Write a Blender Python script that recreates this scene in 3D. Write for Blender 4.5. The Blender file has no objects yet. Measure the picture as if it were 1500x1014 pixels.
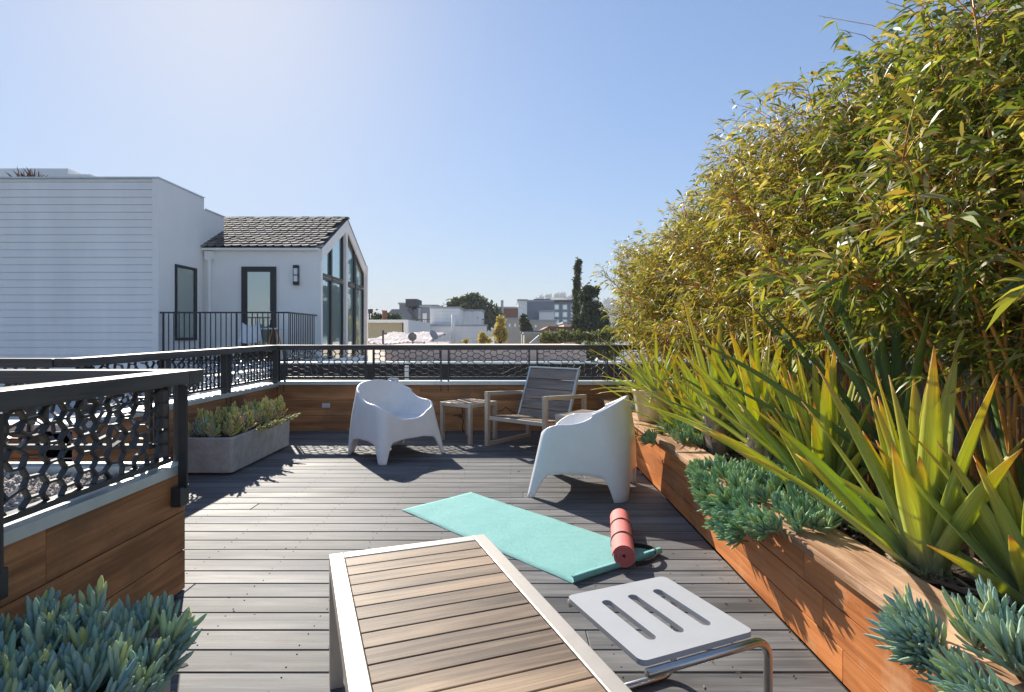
import bpy, math, random
import numpy as np
from mathutils import Vector, Matrix
random.seed(7); rng = np.random.default_rng(11)
R = math.radians
scene = bpy.context.scene
col = scene.collection
F = 828.0; H = 1.2; HX = 750.0; HY = 492.0       # focal length in photo pixels, eye height, vanishing point

def W(px, py, Y):                                  # where the point seen at px,py stands if it is Y metres away
    return ((px-HX)/F*Y, Y, H-(py-HY)/F*Y)

# ------------------------------------------------------------------ materials
def mat(name, build=None, base=(.5,.5,.5), rough=.6, metal=0.0, spec=.5, bump=0.0, bscale=30.0, var=0.0, vscale=4.0, stretch=(1,1,1), island=0.0, coat=0.0):
    m = bpy.data.materials.new(name); m.use_nodes = True
    nt = m.node_tree; n = nt.nodes; l = nt.links
    p = n['Principled BSDF']
    p.inputs['Base Color'].default_value = (*base, 1); p.inputs['Roughness'].default_value = rough
    p.inputs['Metallic'].default_value = metal; p.inputs['Specular IOR Level'].default_value = spec
    p.inputs['Coat Weight'].default_value = coat
    tc = n.new('ShaderNodeTexCoord'); mp = n.new('ShaderNodeMapping'); mp.inputs['Scale'].default_value = stretch
    l.new(tc.outputs['Object'], mp.inputs['Vector'])
    if var > 0 or island > 0:
        val = None
        if var > 0:
            t = n.new('ShaderNodeTexNoise'); t.inputs['Scale'].default_value = vscale; t.inputs['Detail'].default_value = 8; t.inputs['Roughness'].default_value = .65
            l.new(mp.outputs[0], t.inputs['Vector'])
            mr = n.new('ShaderNodeMapRange'); mr.inputs[1].default_value = .25; mr.inputs[2].default_value = .75
            mr.inputs[3].default_value = 1-var; mr.inputs[4].default_value = 1+var
            l.new(t.outputs[0], mr.inputs[0]); val = mr.outputs[0]
        if island > 0:
            g = n.new('ShaderNodeNewGeometry'); mr2 = n.new('ShaderNodeMapRange')
            mr2.inputs[3].default_value = 1-island; mr2.inputs[4].default_value = 1+island
            l.new(g.outputs['Random Per Island'], mr2.inputs[0])
            if val is None: val = mr2.outputs[0]
            else:
                mu = n.new('ShaderNodeMath'); mu.operation = 'MULTIPLY'; l.new(val, mu.inputs[0]); l.new(mr2.outputs[0], mu.inputs[1]); val = mu.outputs[0]
        vm = n.new('ShaderNodeVectorMath'); vm.operation = 'SCALE'; vm.inputs[0].default_value = base
        l.new(val, vm.inputs['Scale']); l.new(vm.outputs[0], p.inputs['Base Color'])
    if bump > 0:
        b = n.new('ShaderNodeTexNoise'); b.inputs['Scale'].default_value = bscale; b.inputs['Detail'].default_value = 6
        l.new(mp.outputs[0], b.inputs['Vector'])
        bm = n.new('ShaderNodeBump'); bm.inputs['Strength'].default_value = bump; bm.inputs['Distance'].default_value = .01
        l.new(b.outputs[0], bm.inputs['Height']); l.new(bm.outputs[0], p.inputs['Normal'])
    return m

def wood(name, c1, c2, axis='X', rough=.6, island=.25, grain=1.0, bump=.3, spec=.4, knots=True, stain=None, rvar=0.0):
    """boards whose grain runs along one axis of the object"""
    m = bpy.data.materials.new(name); m.use_nodes = True
    nt = m.node_tree; n = nt.nodes; l = nt.links; p = n['Principled BSDF']
    p.inputs['Roughness'].default_value = rough; p.inputs['Specular IOR Level'].default_value = spec
    tc = n.new('ShaderNodeTexCoord'); g = n.new('ShaderNodeNewGeometry')
    off = n.new('ShaderNodeVectorMath'); off.operation = 'SCALE'; off.inputs[0].default_value = (37, 53, 71); l.new(g.outputs['Random Per Island'], off.inputs['Scale'])
    mp = n.new('ShaderNodeMapping')
    s = {'X': (1.2, 26, 26), 'Y': (26, 1.2, 26), 'Z': (26, 26, 1.2)}[axis]
    mp.inputs['Scale'].default_value = tuple(k*grain for k in s)
    ad = n.new('ShaderNodeVectorMath'); ad.operation = 'ADD'
    l.new(tc.outputs['Object'], mp.inputs['Vector']); l.new(mp.outputs[0], ad.inputs[0]); l.new(off.outputs[0], ad.inputs[1])
    t1 = n.new('ShaderNodeTexNoise'); t1.inputs['Scale'].default_value = 1.0; t1.inputs['Detail'].default_value = 9; t1.inputs['Roughness'].default_value = .7; t1.inputs['Distortion'].default_value = .8
    l.new(ad.outputs[0], t1.inputs['Vector'])
    mp2 = n.new('ShaderNodeMapping'); mp2.inputs['Scale'].default_value = tuple(.14*k if k > 10 else .9 for k in s)
    ad2 = n.new('ShaderNodeVectorMath'); ad2.operation = 'ADD'; l.new(tc.outputs['Object'], mp2.inputs['Vector']); l.new(mp2.outputs[0], ad2.inputs[0]); l.new(off.outputs[0], ad2.inputs[1])
    t2 = n.new('ShaderNodeTexNoise'); t2.inputs['Scale'].default_value = 1.5; t2.inputs['Detail'].default_value = 4
    l.new(ad2.outputs[0], t2.inputs['Vector'])
    mixf = n.new('ShaderNodeMath'); mixf.operation = 'MULTIPLY_ADD'; mixf.inputs[1].default_value = .55
    l.new(t1.outputs[0], mixf.inputs[0])
    h = n.new('ShaderNodeMath'); h.operation = 'MULTIPLY'; h.inputs[1].default_value = .45; l.new(t2.outputs[0], h.inputs[0]); l.new(h.outputs[0], mixf.inputs[2])
    cr = n.new('ShaderNodeValToRGB'); cr.color_ramp.elements[0].position = .41; cr.color_ramp.elements[0].color = (*c1, 1)
    cr.color_ramp.elements[1].position = .6; cr.color_ramp.elements[1].color = (*c2, 1)
    l.new(mixf.outputs[0], cr.inputs[0])
    mr = n.new('ShaderNodeMapRange'); mr.inputs[3].default_value = 1-island; mr.inputs[4].default_value = 1+island
    l.new(g.outputs['Random Per Island'], mr.inputs[0])
    vm = n.new('ShaderNodeVectorMath'); vm.operation = 'SCALE'; l.new(cr.outputs[0], vm.inputs[0]); l.new(mr.outputs[0], vm.inputs['Scale'])
    colr = vm.outputs[0]
    if stain:                                        # worn, bleached patches
        t3 = n.new('ShaderNodeTexNoise'); t3.inputs['Scale'].default_value = stain[1]; t3.inputs['Detail'].default_value = 7; t3.inputs['Roughness'].default_value = .7
        l.new(tc.outputs['Object'], t3.inputs['Vector'])
        m3 = n.new('ShaderNodeMapRange'); m3.inputs[1].default_value = stain[2]; m3.inputs[2].default_value = stain[2]+.12; m3.inputs[4].default_value = stain[3]
        l.new(t3.outputs[0], m3.inputs[0])
        mx = n.new('ShaderNodeMix'); mx.data_type = 'RGBA'; l.new(m3.outputs[0], mx.inputs[0]); l.new(colr, mx.inputs[6]); mx.inputs[7].default_value = (*stain[0], 1)
        colr = mx.outputs[2]
    l.new(colr, p.inputs['Base Color'])
    if rvar > 0:
        mr4 = n.new('ShaderNodeMapRange'); mr4.inputs[1].default_value = .3; mr4.inputs[2].default_value = .7; mr4.inputs[3].default_value = rough-rvar; mr4.inputs[4].default_value = rough+rvar
        l.new(t2.outputs[0], mr4.inputs[0]); l.new(mr4.outputs[0], p.inputs['Roughness'])
    bm = n.new('ShaderNodeBump'); bm.inputs['Strength'].default_value = bump; bm.inputs['Distance'].default_value = .004
    l.new(t1.outputs[0], bm.inputs['Height']); l.new(bm.outputs[0], p.inputs['Normal'])
    return m

def leafmat(name, cols, rough=.45, trans=.45, spec=.5, uv=None):
    """leaf: one colour per leaf out of a ramp, light passes through; uv = colours along the blade"""
    m = bpy.data.materials.new(name); m.use_nodes = True
    nt = m.node_tree; n = nt.nodes; l = nt.links; p = n['Principled BSDF']; out = n['Material Output']
    p.inputs['Roughness'].default_value = rough; p.inputs['Specular IOR Level'].default_value = spec
    g = n.new('ShaderNodeNewGeometry'); cr = n.new('ShaderNodeValToRGB'); e = cr.color_ramp.elements
    e[0].position = 0; e[0].color = (*cols[0], 1); e[1].position = 1; e[1].color = (*cols[-1], 1)
    for i, c in enumerate(cols[1:-1]):
        q = e.new((i+1)/(len(cols)-1)); q.color = (*c, 1)
    l.new(g.outputs['Random Per Island'], cr.inputs[0]); c = cr.outputs[0]
    if uv:
        u = n.new('ShaderNodeUVMap'); sx = n.new('ShaderNodeSeparateXYZ'); l.new(u.outputs[0], sx.inputs[0])
        cr2 = n.new('ShaderNodeValToRGB'); e = cr2.color_ramp.elements
        e[0].position = uv[0][0]; e[0].color = (*uv[0][1], 1); e[1].position = uv[-1][0]; e[1].color = (*uv[-1][1], 1)
        for pos, cc in uv[1:-1]:
            q = e.new(pos); q.color = (*cc, 1)
        tn = n.new('ShaderNodeTexNoise'); tn.inputs['Scale'].default_value = 14; tn.inputs['Detail'].default_value = 5
        tcn = n.new('ShaderNodeTexCoord'); l.new(tcn.outputs['Object'], tn.inputs['Vector'])
        ma = n.new('ShaderNodeMath'); ma.operation = 'MULTIPLY_ADD'; ma.inputs[1].default_value = .22; l.new(tn.outputs[0], ma.inputs[0])
        sb = n.new('ShaderNodeMath'); sb.operation = 'SUBTRACT'; sb.inputs[1].default_value = .11; l.new(sx.outputs['Y'], sb.inputs[0]); l.new(sb.outputs[0], ma.inputs[2])
        l.new(ma.outputs[0], cr2.inputs[0])
        mx = n.new('ShaderNodeMix'); mx.data_type = 'RGBA'; mx.blend_type = 'MULTIPLY'; mx.inputs[0].default_value = 1
        l.new(cr2.outputs[0], mx.inputs[6]); l.new(c, mx.inputs[7]); c = mx.outputs[2]
    if uv:
        wv = n.new('ShaderNodeTexNoise'); wv.inputs['Scale'].default_value = 1; wv.inputs['Detail'].default_value = 3
        mpv = n.new('ShaderNodeMapping'); mpv.inputs['Scale'].default_value = (28, 3, 1); l.new(u.outputs[0], mpv.inputs['Vector']); l.new(mpv.outputs[0], wv.inputs['Vector'])
        bmp = n.new('ShaderNodeBump'); bmp.inputs['Strength'].default_value = .5; bmp.inputs['Distance'].default_value = .003; l.new(wv.outputs[0], bmp.inputs['Height']); l.new(bmp.outputs[0], p.inputs['Normal'])
        mrv = n.new('ShaderNodeMapRange'); mrv.inputs[1].default_value = .3; mrv.inputs[2].default_value = .7; mrv.inputs[3].default_value = .78; mrv.inputs[4].default_value = 1.2; l.new(wv.outputs[0], mrv.inputs[0])
        vs = n.new('ShaderNodeVectorMath'); vs.operation = 'SCALE'; l.new(c, vs.inputs[0]); l.new(mrv.outputs[0], vs.inputs['Scale']); c = vs.outputs[0]
    l.new(c, p.inputs['Base Color'])
    if trans > 0:
        tr = n.new('ShaderNodeBsdfTranslucent'); ms = n.new('ShaderNodeMixShader'); ms.inputs[0].default_value = trans
        vm = n.new('ShaderNodeVectorMath'); vm.operation = 'MULTIPLY'; vm.inputs[1].default_value = (1.5, 1.35, .5); l.new(c, vm.inputs[0])
        l.new(vm.outputs[0], tr.inputs[0]); l.new(p.outputs[0], ms.inputs[1]); l.new(tr.outputs[0], ms.inputs[2]); l.new(ms.outputs[0], out.inputs[0])
    return m

def glassmat(name, tint, refl=.45, rough=.02):
    m = bpy.data.materials.new(name); m.use_nodes = True
    nt = m.node_tree; n = nt.nodes; l = nt.links; p = n['Principled BSDF']; out = n['Material Output']
    p.inputs['Base Color'].default_value = (*tint, 1); p.inputs['Roughness'].default_value = .35
    g = n.new('ShaderNodeBsdfGlossy'); g.inputs['Roughness'].default_value = rough; g.inputs['Color'].default_value = (.85, .95, .95, 1)
    ms = n.new('ShaderNodeMixShader'); ms.inputs[0].default_value = refl
    l.new(p.outputs[0], ms.inputs[1]); l.new(g.outputs[0], ms.inputs[2]); l.new(ms.outputs[0], out.inputs[0])
    return m

M = {}
M['deck'] = wood('grey deck board', (.078,.078,.08), (.185,.182,.182), 'X', rough=.64, island=.2, bump=.5, spec=.2, rvar=.08)
M['screw'] = mat('screw', base=(.02,.02,.02), rough=1, spec=0)
M['cedar'] = wood('cedar board', (.25,.11,.042), (.54,.26,.11), 'X', rough=.55, island=.16, bump=.35, grain=.8, spec=.25, stain=((.17,.1,.055), 2.2, .5, .45))
M['cedarY'] = wood('cedar board side', (.25,.11,.042), (.54,.26,.11), 'Y', rough=.55, island=.16, bump=.35, grain=.8, spec=.25, stain=((.17,.1,.055), 2.2, .5, .55))
M['redwood'] = wood('oiled redwood', (.33,.1,.026), (.66,.25,.08), 'Y', rough=.5, spec=.22, island=.18, bump=.5, grain=.7, stain=((.6,.36,.2), 4.5, .56, .5))
M['capwood'] = wood('weathered plank', (.24,.12,.06), (.66,.42,.26), 'Y', rough=.65, island=.1, bump=.8, spec=.25, stain=((.7,.58,.47), 9, .6, .4))
M['teak'] = wood('silvered teak', (.085,.055,.034), (.33,.225,.14), 'X', rough=.6, island=.35, bump=.6)
M['greyteak'] = wood('grey teak', (.15,.125,.105), (.34,.29,.25), 'X', rough=.65, island=.16, bump=.5)
M['champagne'] = mat('satin champagne metal', base=(.56,.5,.42), rough=.42, metal=.5, var=.06, vscale=20)
M['steel'] = mat('brushed stainless', base=(.55,.52,.49), rough=.28, metal=1, bump=.03, bscale=60)
M['alu'] = mat('white powder coat', base=(.42,.425,.44), rough=.5, metal=.0, var=.05, vscale=8, bump=.02, bscale=90)
M['rail'] = mat('charcoal powder coat', base=(.028,.03,.033), rough=.42, spec=.6, var=.15, vscale=6)
M['railwood'] = wood('charcoal handrail', (.04,.04,.042), (.1,.098,.096), 'X', rough=.45, island=.05, bump=.3)
M['railwoodY'] = wood('charcoal handrail side', (.04,.04,.042), (.1,.098,.096), 'Y', rough=.45, island=.05, bump=.3)
M['zinc'] = mat('pale metal coping', base=(.55,.6,.6), rough=.4, metal=.4, var=.15, vscale=5)
M['white'] = mat('white plastic', base=(.8,.8,.8), rough=.38, var=.06, vscale=7, bump=.015, bscale=120)
M['concrete'] = mat('cast concrete', base=(.4,.39,.365), rough=.85, var=.3, vscale=9, bump=.7, bscale=45)
M['soil'] = mat('dark soil', base=(.035,.025,.018), rough=.95, var=.5, vscale=30, bump=1, bscale=60)
M['mulch'] = mat('dead leaves', base=(.16,.11,.07), rough=.8, island=.6)
M['gravel'] = mat('gravel', base=(.5,.43,.36), rough=.9, island=.45)
M['teal'] = mat('teal foam mat', base=(.26,.61,.58), rough=.75, var=.07, vscale=9, bump=.9, bscale=180, stretch=(1,3,1))
M['pink'] = mat('pink foam mat', base=(.76,.2,.18), rough=.7, var=.08, vscale=20, bump=.4, bscale=160)
M['black'] = mat('black webbing', base=(.012,.013,.015), rough=.6)
M['glaze'] = mat('cream glazed pot', base=(.52,.42,.22), rough=.35, var=.3, vscale=5, stretch=(1,1,.4), bump=.15, bscale=12)
M['stucco'] = mat('white stucco', base=(.9,.87,.81), rough=.8, var=.03, vscale=2, bump=.25, bscale=70)
M['siding'] = mat('white lap siding', base=(.88,.85,.8), rough=.6, var=.1, vscale=1.2, stretch=(1,1,.15), bump=.05, bscale=30)
M['dframe'] = mat('dark bronze frame', base=(.02,.02,.021), rough=.4)
M['glass'] = glassmat('pale window glass', (.2,.32,.31), .55)
M['doorglass'] = glassmat('door glass', (.2,.22,.15), .35)
M['shingle'] = mat('slate shingle', base=(.16,.14,.12), rough=.85, island=.6, bump=.3, bscale=20)
M['lamp'] = mat('frosted lamp glass', base=(.8,.8,.8), rough=.3)
M['tan'] = mat('tan stucco', base=(.45,.38,.26), rough=.85, var=.05)
M['grey'] = mat('grey render', base=(.26,.28,.31), rough=.85, var=.08, vscale=.3)
M['dgrey'] = mat('dark grey render', base=(.1,.1,.11), rough=.8, var=.1)
M['cream'] = mat('cream render', base=(.55,.49,.4), rough=.85, var=.08, vscale=.5)
M['brick'] = mat('red brown panels', base=(.24,.1,.06), rough=.8, var=.15, vscale=.5)
M['peach'] = mat('peach stucco', base=(.8,.58,.45), rough=.85, var=.08, vscale=2)
M['roofm'] = mat('grey roof membrane', base=(.42,.43,.44), rough=.85, var=.15, vscale=2)
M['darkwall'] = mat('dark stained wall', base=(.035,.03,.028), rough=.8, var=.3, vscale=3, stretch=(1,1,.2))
M['foil'] = mat('crumpled roof sheeting', base=(.68,.58,.53), rough=.4, var=.2, vscale=1.5, bump=.6, bscale=2)
M['ground'] = mat('city ground', base=(.16,.16,.15), rough=.95, var=.4, vscale=.02)
M['hill'] = mat('hillside', base=(.12,.14,.08), rough=1, var=.5, vscale=.02)
M['bark'] = mat('bark', base=(.09,.07,.05), rough=.9, var=.3, vscale=10)
M['cane'] = mat('orange bamboo cane', base=(.55,.25,.06), rough=.4, var=.45, vscale=5, island=.3)
M['bamboo'] = leafmat('bamboo leaf', [(.04,.07,.018),(.18,.25,.045),(.06,.12,.03),(.32,.36,.07),(.08,.14,.03),(.42,.4,.08),(.12,.17,.05),(.6,.52,.26),(.05,.08,.02),(.4,.27,.08)], trans=.42, rough=.42)
M['bambooY'] = leafmat('yellow bamboo leaf', [(.05,.08,.02),(.32,.34,.055),(.09,.14,.025),(.46,.42,.08),(.16,.18,.035),(.6,.48,.12),(.07,.1,.03),(.7,.6,.35),(.05,.08,.02),(.42,.28,.08)], trans=.42, rough=.42)
M['sword'] = leafmat('sword leaf', [(.75,.9,.8),(1,1,.9),(.85,.95,1),(1.1,1.05,.85)], trans=.45, rough=.38,
    uv=[(0,(.72,.66,.48)),(.14,(.62,.64,.4)),(.32,(.5,.57,.22)),(.7,(.54,.57,.13)),(.93,(.68,.55,.12)),(1,(.5,.22,.08))])
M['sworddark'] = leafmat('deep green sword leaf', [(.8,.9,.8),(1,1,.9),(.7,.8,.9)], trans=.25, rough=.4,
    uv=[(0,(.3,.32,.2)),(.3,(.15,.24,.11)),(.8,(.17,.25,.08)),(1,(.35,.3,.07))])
M['dry'] = mat('dry leaf bases', base=(.42,.34,.25), rough=.8, island=.35, var=.3, vscale=20, stretch=(1,1,.2), bump=.6, bscale=40)
M['chalk'] = leafmat('chalky blue succulent', [(.2,.34,.38),(.36,.52,.52),(.26,.42,.34),(.5,.62,.46),(.24,.38,.42),(.62,.66,.24),(.42,.56,.52),(.3,.47,.36),(.5,.56,.3),(.2,.36,.36)], trans=.2, rough=.55)
M['chalkg'] = leafmat('greener succulent', [(.16,.32,.2),(.26,.46,.24),(.2,.38,.3),(.36,.52,.22),(.22,.38,.33),(.5,.6,.24),(.3,.46,.34)], trans=.22, rough=.5)
M['sedum'] = leafmat('yellow green succulent', [(.28,.4,.14),(.45,.5,.12),(.62,.56,.14),(.35,.45,.25),(.65,.45,.25),(.55,.35,.22)], trans=.2, rough=.5)
M['stem'] = mat('succulent stem', base=(.28,.2,.12), rough=.7)
M['treed'] = leafmat('dark conifer leaf', [(.05,.07,.035),(.08,.1,.045),(.13,.14,.06)], trans=.15, rough=.7)
M['treem'] = leafmat('olive tree leaf', [(.05,.08,.03),(.09,.12,.04),(.14,.16,.06),(.3,.3,.15)], trans=.3, rough=.6)
M['treey'] = leafmat('golden tree leaf', [(.35,.3,.08),(.55,.42,.12),(.6,.5,.2),(.2,.22,.08)], trans=.35, rough=.6)
M['treef'] = leafmat('far tree leaf', [(.05,.07,.04),(.08,.1,.05)], trans=.1, rough=.9)
M['rust'] = mat('rusty foliage', base=(.2,.09,.05), rough=.8)
M['outlet'] = mat('outlet plastic', base=(.6,.6,.58), rough=.4)

# ------------------------------------------------------------------ mesh building
class MB:
    def __init__(s): s.v = []; s.f = []; s.mi = []; s.uv = None
    def add(s, vs, fs, mi=0, T=None):
        b = len(s.v)
        s.v += [tuple(T @ Vector(v)) for v in vs] if T is not None else [tuple(v) for v in vs]
        s.f += [tuple(b+i for i in f) for f in fs]; s.mi += [mi]*len(fs)
    def box(s, a, b, mi=0, T=None):
        x0,y0,z0 = [min(a[i],b[i]) for i in range(3)]; x1,y1,z1 = [max(a[i],b[i]) for i in range(3)]
        s.add([(x0,y0,z0),(x1,y0,z0),(x1,y1,z0),(x0,y1,z0),(x0,y0,z1),(x1,y0,z1),(x1,y1,z1),(x0,y1,z1)],
              [(0,3,2,1),(4,5,6,7),(0,1,5,4),(1,2,6,5),(2,3,7,6),(3,0,4,7)], mi, T)
        return s
    def cbox(s, a, b, c=.003, mi=0, T=None):        # box with chamfered top edges
        x0,y0,z0 = a; x1,y1,z1 = b
        s.add([(x0,y0,z0),(x1,y0,z0),(x1,y1,z0),(x0,y1,z0),(x0,y0,z1-c),(x1,y0,z1-c),(x1,y1,z1-c),(x0,y1,z1-c),
               (x0+c,y0+c,z1),(x1-c,y0+c,z1),(x1-c,y1-c,z1),(x0+c,y1-c,z1)],
              [(0,3,2,1),(8,9,10,11),(0,1,5,4),(1,2,6,5),(2,3,7,6),(3,0,4,7),(4,5,9,8),(5,6,10,9),(6,7,11,10),(7,4,8,11)], mi, T)
        return s
    def hexa(s, p, mi=0):                             # eight corners: bottom 4, top 4
        s.add(p, [(0,3,2,1),(4,5,6,7),(0,1,5,4),(1,2,6,5),(2,3,7,6),(3,0,4,7)], mi); return s
    def beam(s, p, q, w, h, up=(0,0,1), mi=0):        # rectangular bar from p to q
        p = Vector(p); q = Vector(q); d = (q-p).normalized(); u = Vector(up)
        r = d.cross(u).normalized(); u = r.cross(d).normalized()
        c = [(-1,-1),(1,-1),(1,1),(-1,1)]
        s.add([p+r*a*w/2+u*b*h/2 for a,b in c]+[q+r*a*w/2+u*b*h/2 for a,b in c],
              [(0,1,2,3),(7,6,5,4),(0,4,5,1),(1,5,6,2),(2,6,7,3),(3,7,4,0)], mi); return s
    def tube(s, pts, r, n=8, mi=0, cap=True):
        pts = [Vector(p) for p in pts]; k = len(pts); rs = r if isinstance(r, (list, tuple)) else [r]*k
        vs = []; prev = None
        for i, p in enumerate(pts):
            d = (pts[min(i+1,k-1)]-pts[max(i-1,0)]).normalized()
            if prev is None: a = d.orthogonal().normalized()
            else:
                a = prev-d*prev.dot(d)
                a = a.normalized() if a.length > 1e-6 else d.orthogonal().normalized()
            prev = a; b = d.cross(a)
            vs += [p+(a*math.cos(t)+b*math.sin(t))*rs[i] for t in [2*math.pi*j/n for j in range(n)]]
        fs = [(i*n+j, i*n+(j+1)%n, (i+1)*n+(j+1)%n, (i+1)*n+j) for i in range(k-1) for j in range(n)]
        if cap: fs += [tuple(range(n))[::-1], tuple((k-1)*n+j for j in range(n))]
        s.add(vs, fs, mi); return s
    def lathe(s, prof, n=32, c=(0,0,0), mi=0):
        vs = [(c[0]+r*math.cos(2*math.pi*j/n), c[1]+r*math.sin(2*math.pi*j/n), c[2]+z) for r,z in prof for j in range(n)]
        fs = [(i*n+j, i*n+(j+1)%n, (i+1)*n+(j+1)%n, (i+1)*n+j) for i in range(len(prof)-1) for j in range(n)]
        s.add(vs, fs, mi); return s
    def prism(s, poly, z0, z1, mi=0, T=None):
        n = len(poly)
        s.add([(x,y,z0) for x,y in poly]+[(x,y,z1) for x,y in poly],
              [tuple(range(n))[::-1], tuple(range(n,2*n))]+[(i,(i+1)%n,n+(i+1)%n,n+i) for i in range(n)], mi, T); return s
    def build(s, name, ms, parent=None, smooth=False, bevel=0, loc=None, angle=None):
        me = bpy.data.meshes.new(name); me.from_pydata(s.v, [], s.f)
        ms = ms if isinstance(ms, (list, tuple)) else [ms]
        for m in ms: me.materials.append(M[m] if isinstance(m, str) else m)
        if len(ms) > 1: me.polygons.foreach_set('material_index', s.mi)
        if smooth: me.polygons.foreach_set('use_smooth', [True]*len(me.polygons))
        me.update()
        o = bpy.data.objects.new(name, me); col.objects.link(o)
        if parent: o.parent = parent
        if loc: o.location = loc
        if bevel:
            b = o.modifiers.new('bevel', 'BEVEL'); b.width = bevel; b.segments = 2; b.limit_method = 'ANGLE'; b.angle_limit = R(40)
        return o

def nmesh(name, V, Fq, m, parent=None, smooth=True, uv=None):
    """mesh from numpy vertices and a list of (k,n) index arrays"""
    me = bpy.data.meshes.new(name)
    me.vertices.add(len(V)); me.vertices.foreach_set('co', np.ascontiguousarray(V, dtype=np.float32).ravel())
    tot = sum(a.size for a in Fq); nf = sum(len(a) for a in Fq)
    me.loops.add(tot); me.polygons.add(nf)
    li = np.concatenate([a.ravel() for a in Fq]).astype(np.int32)
    sizes = np.concatenate([np.full(len(a), a.shape[1]) for a in Fq]).astype(np.int32)
    me.loops.foreach_set('vertex_index', li)
    me.polygons.foreach_set('loop_start', np.concatenate([[0], np.cumsum(sizes)[:-1]]).astype(np.int32))
    if smooth: me.polygons.foreach_set('use_smooth', np.ones(nf, dtype=bool))
    me.update(calc_edges=True); me.validate()
    if uv is not None:
        ul = me.uv_layers.new(name='UVMap'); ul.data.foreach_set('uv', np.ascontiguousarray(uv[li], dtype=np.float32).ravel())
    for q in (m if isinstance(m, (list, tuple)) else [m]): me.materials.append(M[q])
    o = bpy.data.objects.new(name, me); col.objects.link(o)
    if parent: o.parent = parent
    return o

def tag(o, label=None, cat=None, group=None, kind=None):
    if label: o['label'] = label
    if cat: o['category'] = cat
    if group: o['group'] = group
    if kind: o['kind'] = kind
    return o
def empty(name, loc=(0,0,0), rz=0, label=None, cat=None, group=None):
    o = bpy.data.objects.new(name, None); col.objects.link(o); o.location = loc; o.rotation_euler = (0,0,rz); o.empty_display_size = .1
    return tag(o, label, cat, group)
def copy_tree(o, parent=None):
    c = o.copy(); col.objects.link(c); c.parent = parent
    for ch in [x for x in col.objects if x.parent == o]: copy_tree(ch, c)
    return c

def norm(a): return a/np.maximum(np.linalg.norm(a, axis=-1, keepdims=True), 1e-9)
def leaves(P, D, L, Wd, droop=.25):
    """lanceolate leaves: base points P, directions D, lengths, widths -> V, [tris, quads]"""
    n = len(P); D = norm(D)
    up = rng.normal(size=(n,3)); S = norm(np.cross(D, up)); N = np.cross(S, D)
    L = L[:,None]; Wd = Wd[:,None]
    dz = np.zeros((n,3)); dz[:,2] = -1
    a = P; m1 = P+D*L*.3+dz*L*droop*.06; m2 = P+D*L*.68+dz*L*droop*.35; t = P+D*L+dz*L*droop
    V = np.stack([a, m1-S*Wd*.5, m1+S*Wd*.5, m2-S*Wd*.4, m2+S*Wd*.4, t], 1).reshape(-1,3)
    b = (np.arange(n)*6)[:,None]
    return V, [np.concatenate([b+[0,2,1], b+[3,4,5]]), b+np.array([1,2,4,3])]
def merge(parts):
    V = []; Fs = {}; off = 0
    for v, fs in parts:
        V.append(v)
        for a in fs: Fs.setdefault(a.shape[1], []).append(a+off)
        off += len(v)
    return np.concatenate(V), [np.concatenate(x) for x in Fs.values()]

def spindles(P, D, L, Rd, bend, n=5):
    """plump finger leaves"""
    k = len(P); D = norm(D); A = norm(np.cross(D, rng.normal(size=(k,3)))); B = np.cross(D, A)
    ts = np.array([0, .25, .6, .88, 1.0]); rs = np.array([.45, .85, 1.0, .78, .2])
    rings = []
    for t, r in zip(ts, rs):
        c = P+D*(L*t)[:,None]+bend*(L*t*t)[:,None]
        for j in range(n):
            th = 2*math.pi*j/n
            rings.append(c+(A*math.cos(th)+B*math.sin(th))*(Rd*r)[:,None])
    V = np.stack(rings, 1).reshape(-1,3); b = (np.arange(k)*len(ts)*n)[:,None]
    q = [b+np.array([i*n+j, i*n+(j+1)%n, (i+1)*n+(j+1)%n, (i+1)*n+j]) for i in range(len(ts)-1) for j in range(n)]
    return V, [np.concatenate(q)]

def struct(mb, name, m, **kw):
    o = mb.build(name, m, **kw); o['kind'] = 'structure'; return o

# ------------------------------------------------------------------ camera, light, sky
cd = bpy.data.cameras.new('camera'); cam = bpy.data.objects.new('camera', cd); col.objects.link(cam)
cam.location = (0,0,H); cam.rotation_euler = (R(90),0,0)
cd.sensor_width = 36; cd.lens = 36*F/1500; cd.shift_y = -(507-HY)/1500; cd.clip_end = 20000; cd.clip_start = .05
scene.camera = cam
SKYK = 4.0
EL, AZ = 30.9, 27.5                                   # sun elevation; azimuth left of the view direction
w = bpy.data.worlds.new('World'); scene.world = w; w.use_nodes = True
bg = w.node_tree.nodes['Background']; sky = w.node_tree.nodes.new('ShaderNodeTexSky'); sky.sky_type = 'NISHITA'
sky.sun_disc = False; sky.sun_elevation = R(EL); sky.sun_rotation = R(-AZ); sky.altitude = 50; sky.air_density = .85; sky.dust_density = .42; sky.ozone_density = 3
_n = w.node_tree.nodes; _l = w.node_tree.links       # the glare round the sun is rolled off the way a camera does it
_w = _n.new('ShaderNodeVectorMath'); _w.operation = 'DOT_PRODUCT'; _w.inputs[1].default_value = (.3,.4,.3)
_m = _n.new('ShaderNodeMath'); _m.operation = 'MULTIPLY_ADD'; _m.inputs[1].default_value = 1/SKYK; _m.inputs[2].default_value = 1
_d = _n.new('ShaderNodeMath'); _d.operation = 'DIVIDE'; _d.inputs[0].default_value = 1
_v = _n.new('ShaderNodeVectorMath'); _v.operation = 'SCALE'
_t = _n.new('ShaderNodeVectorMath'); _t.operation = 'MULTIPLY'; _t.inputs[1].default_value = (.92, .955, .97)
_l.new(sky.outputs[0], _w.inputs[0]); _l.new(_w.outputs['Value'], _m.inputs[0]); _l.new(_m.outputs[0], _d.inputs[1])
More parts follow.
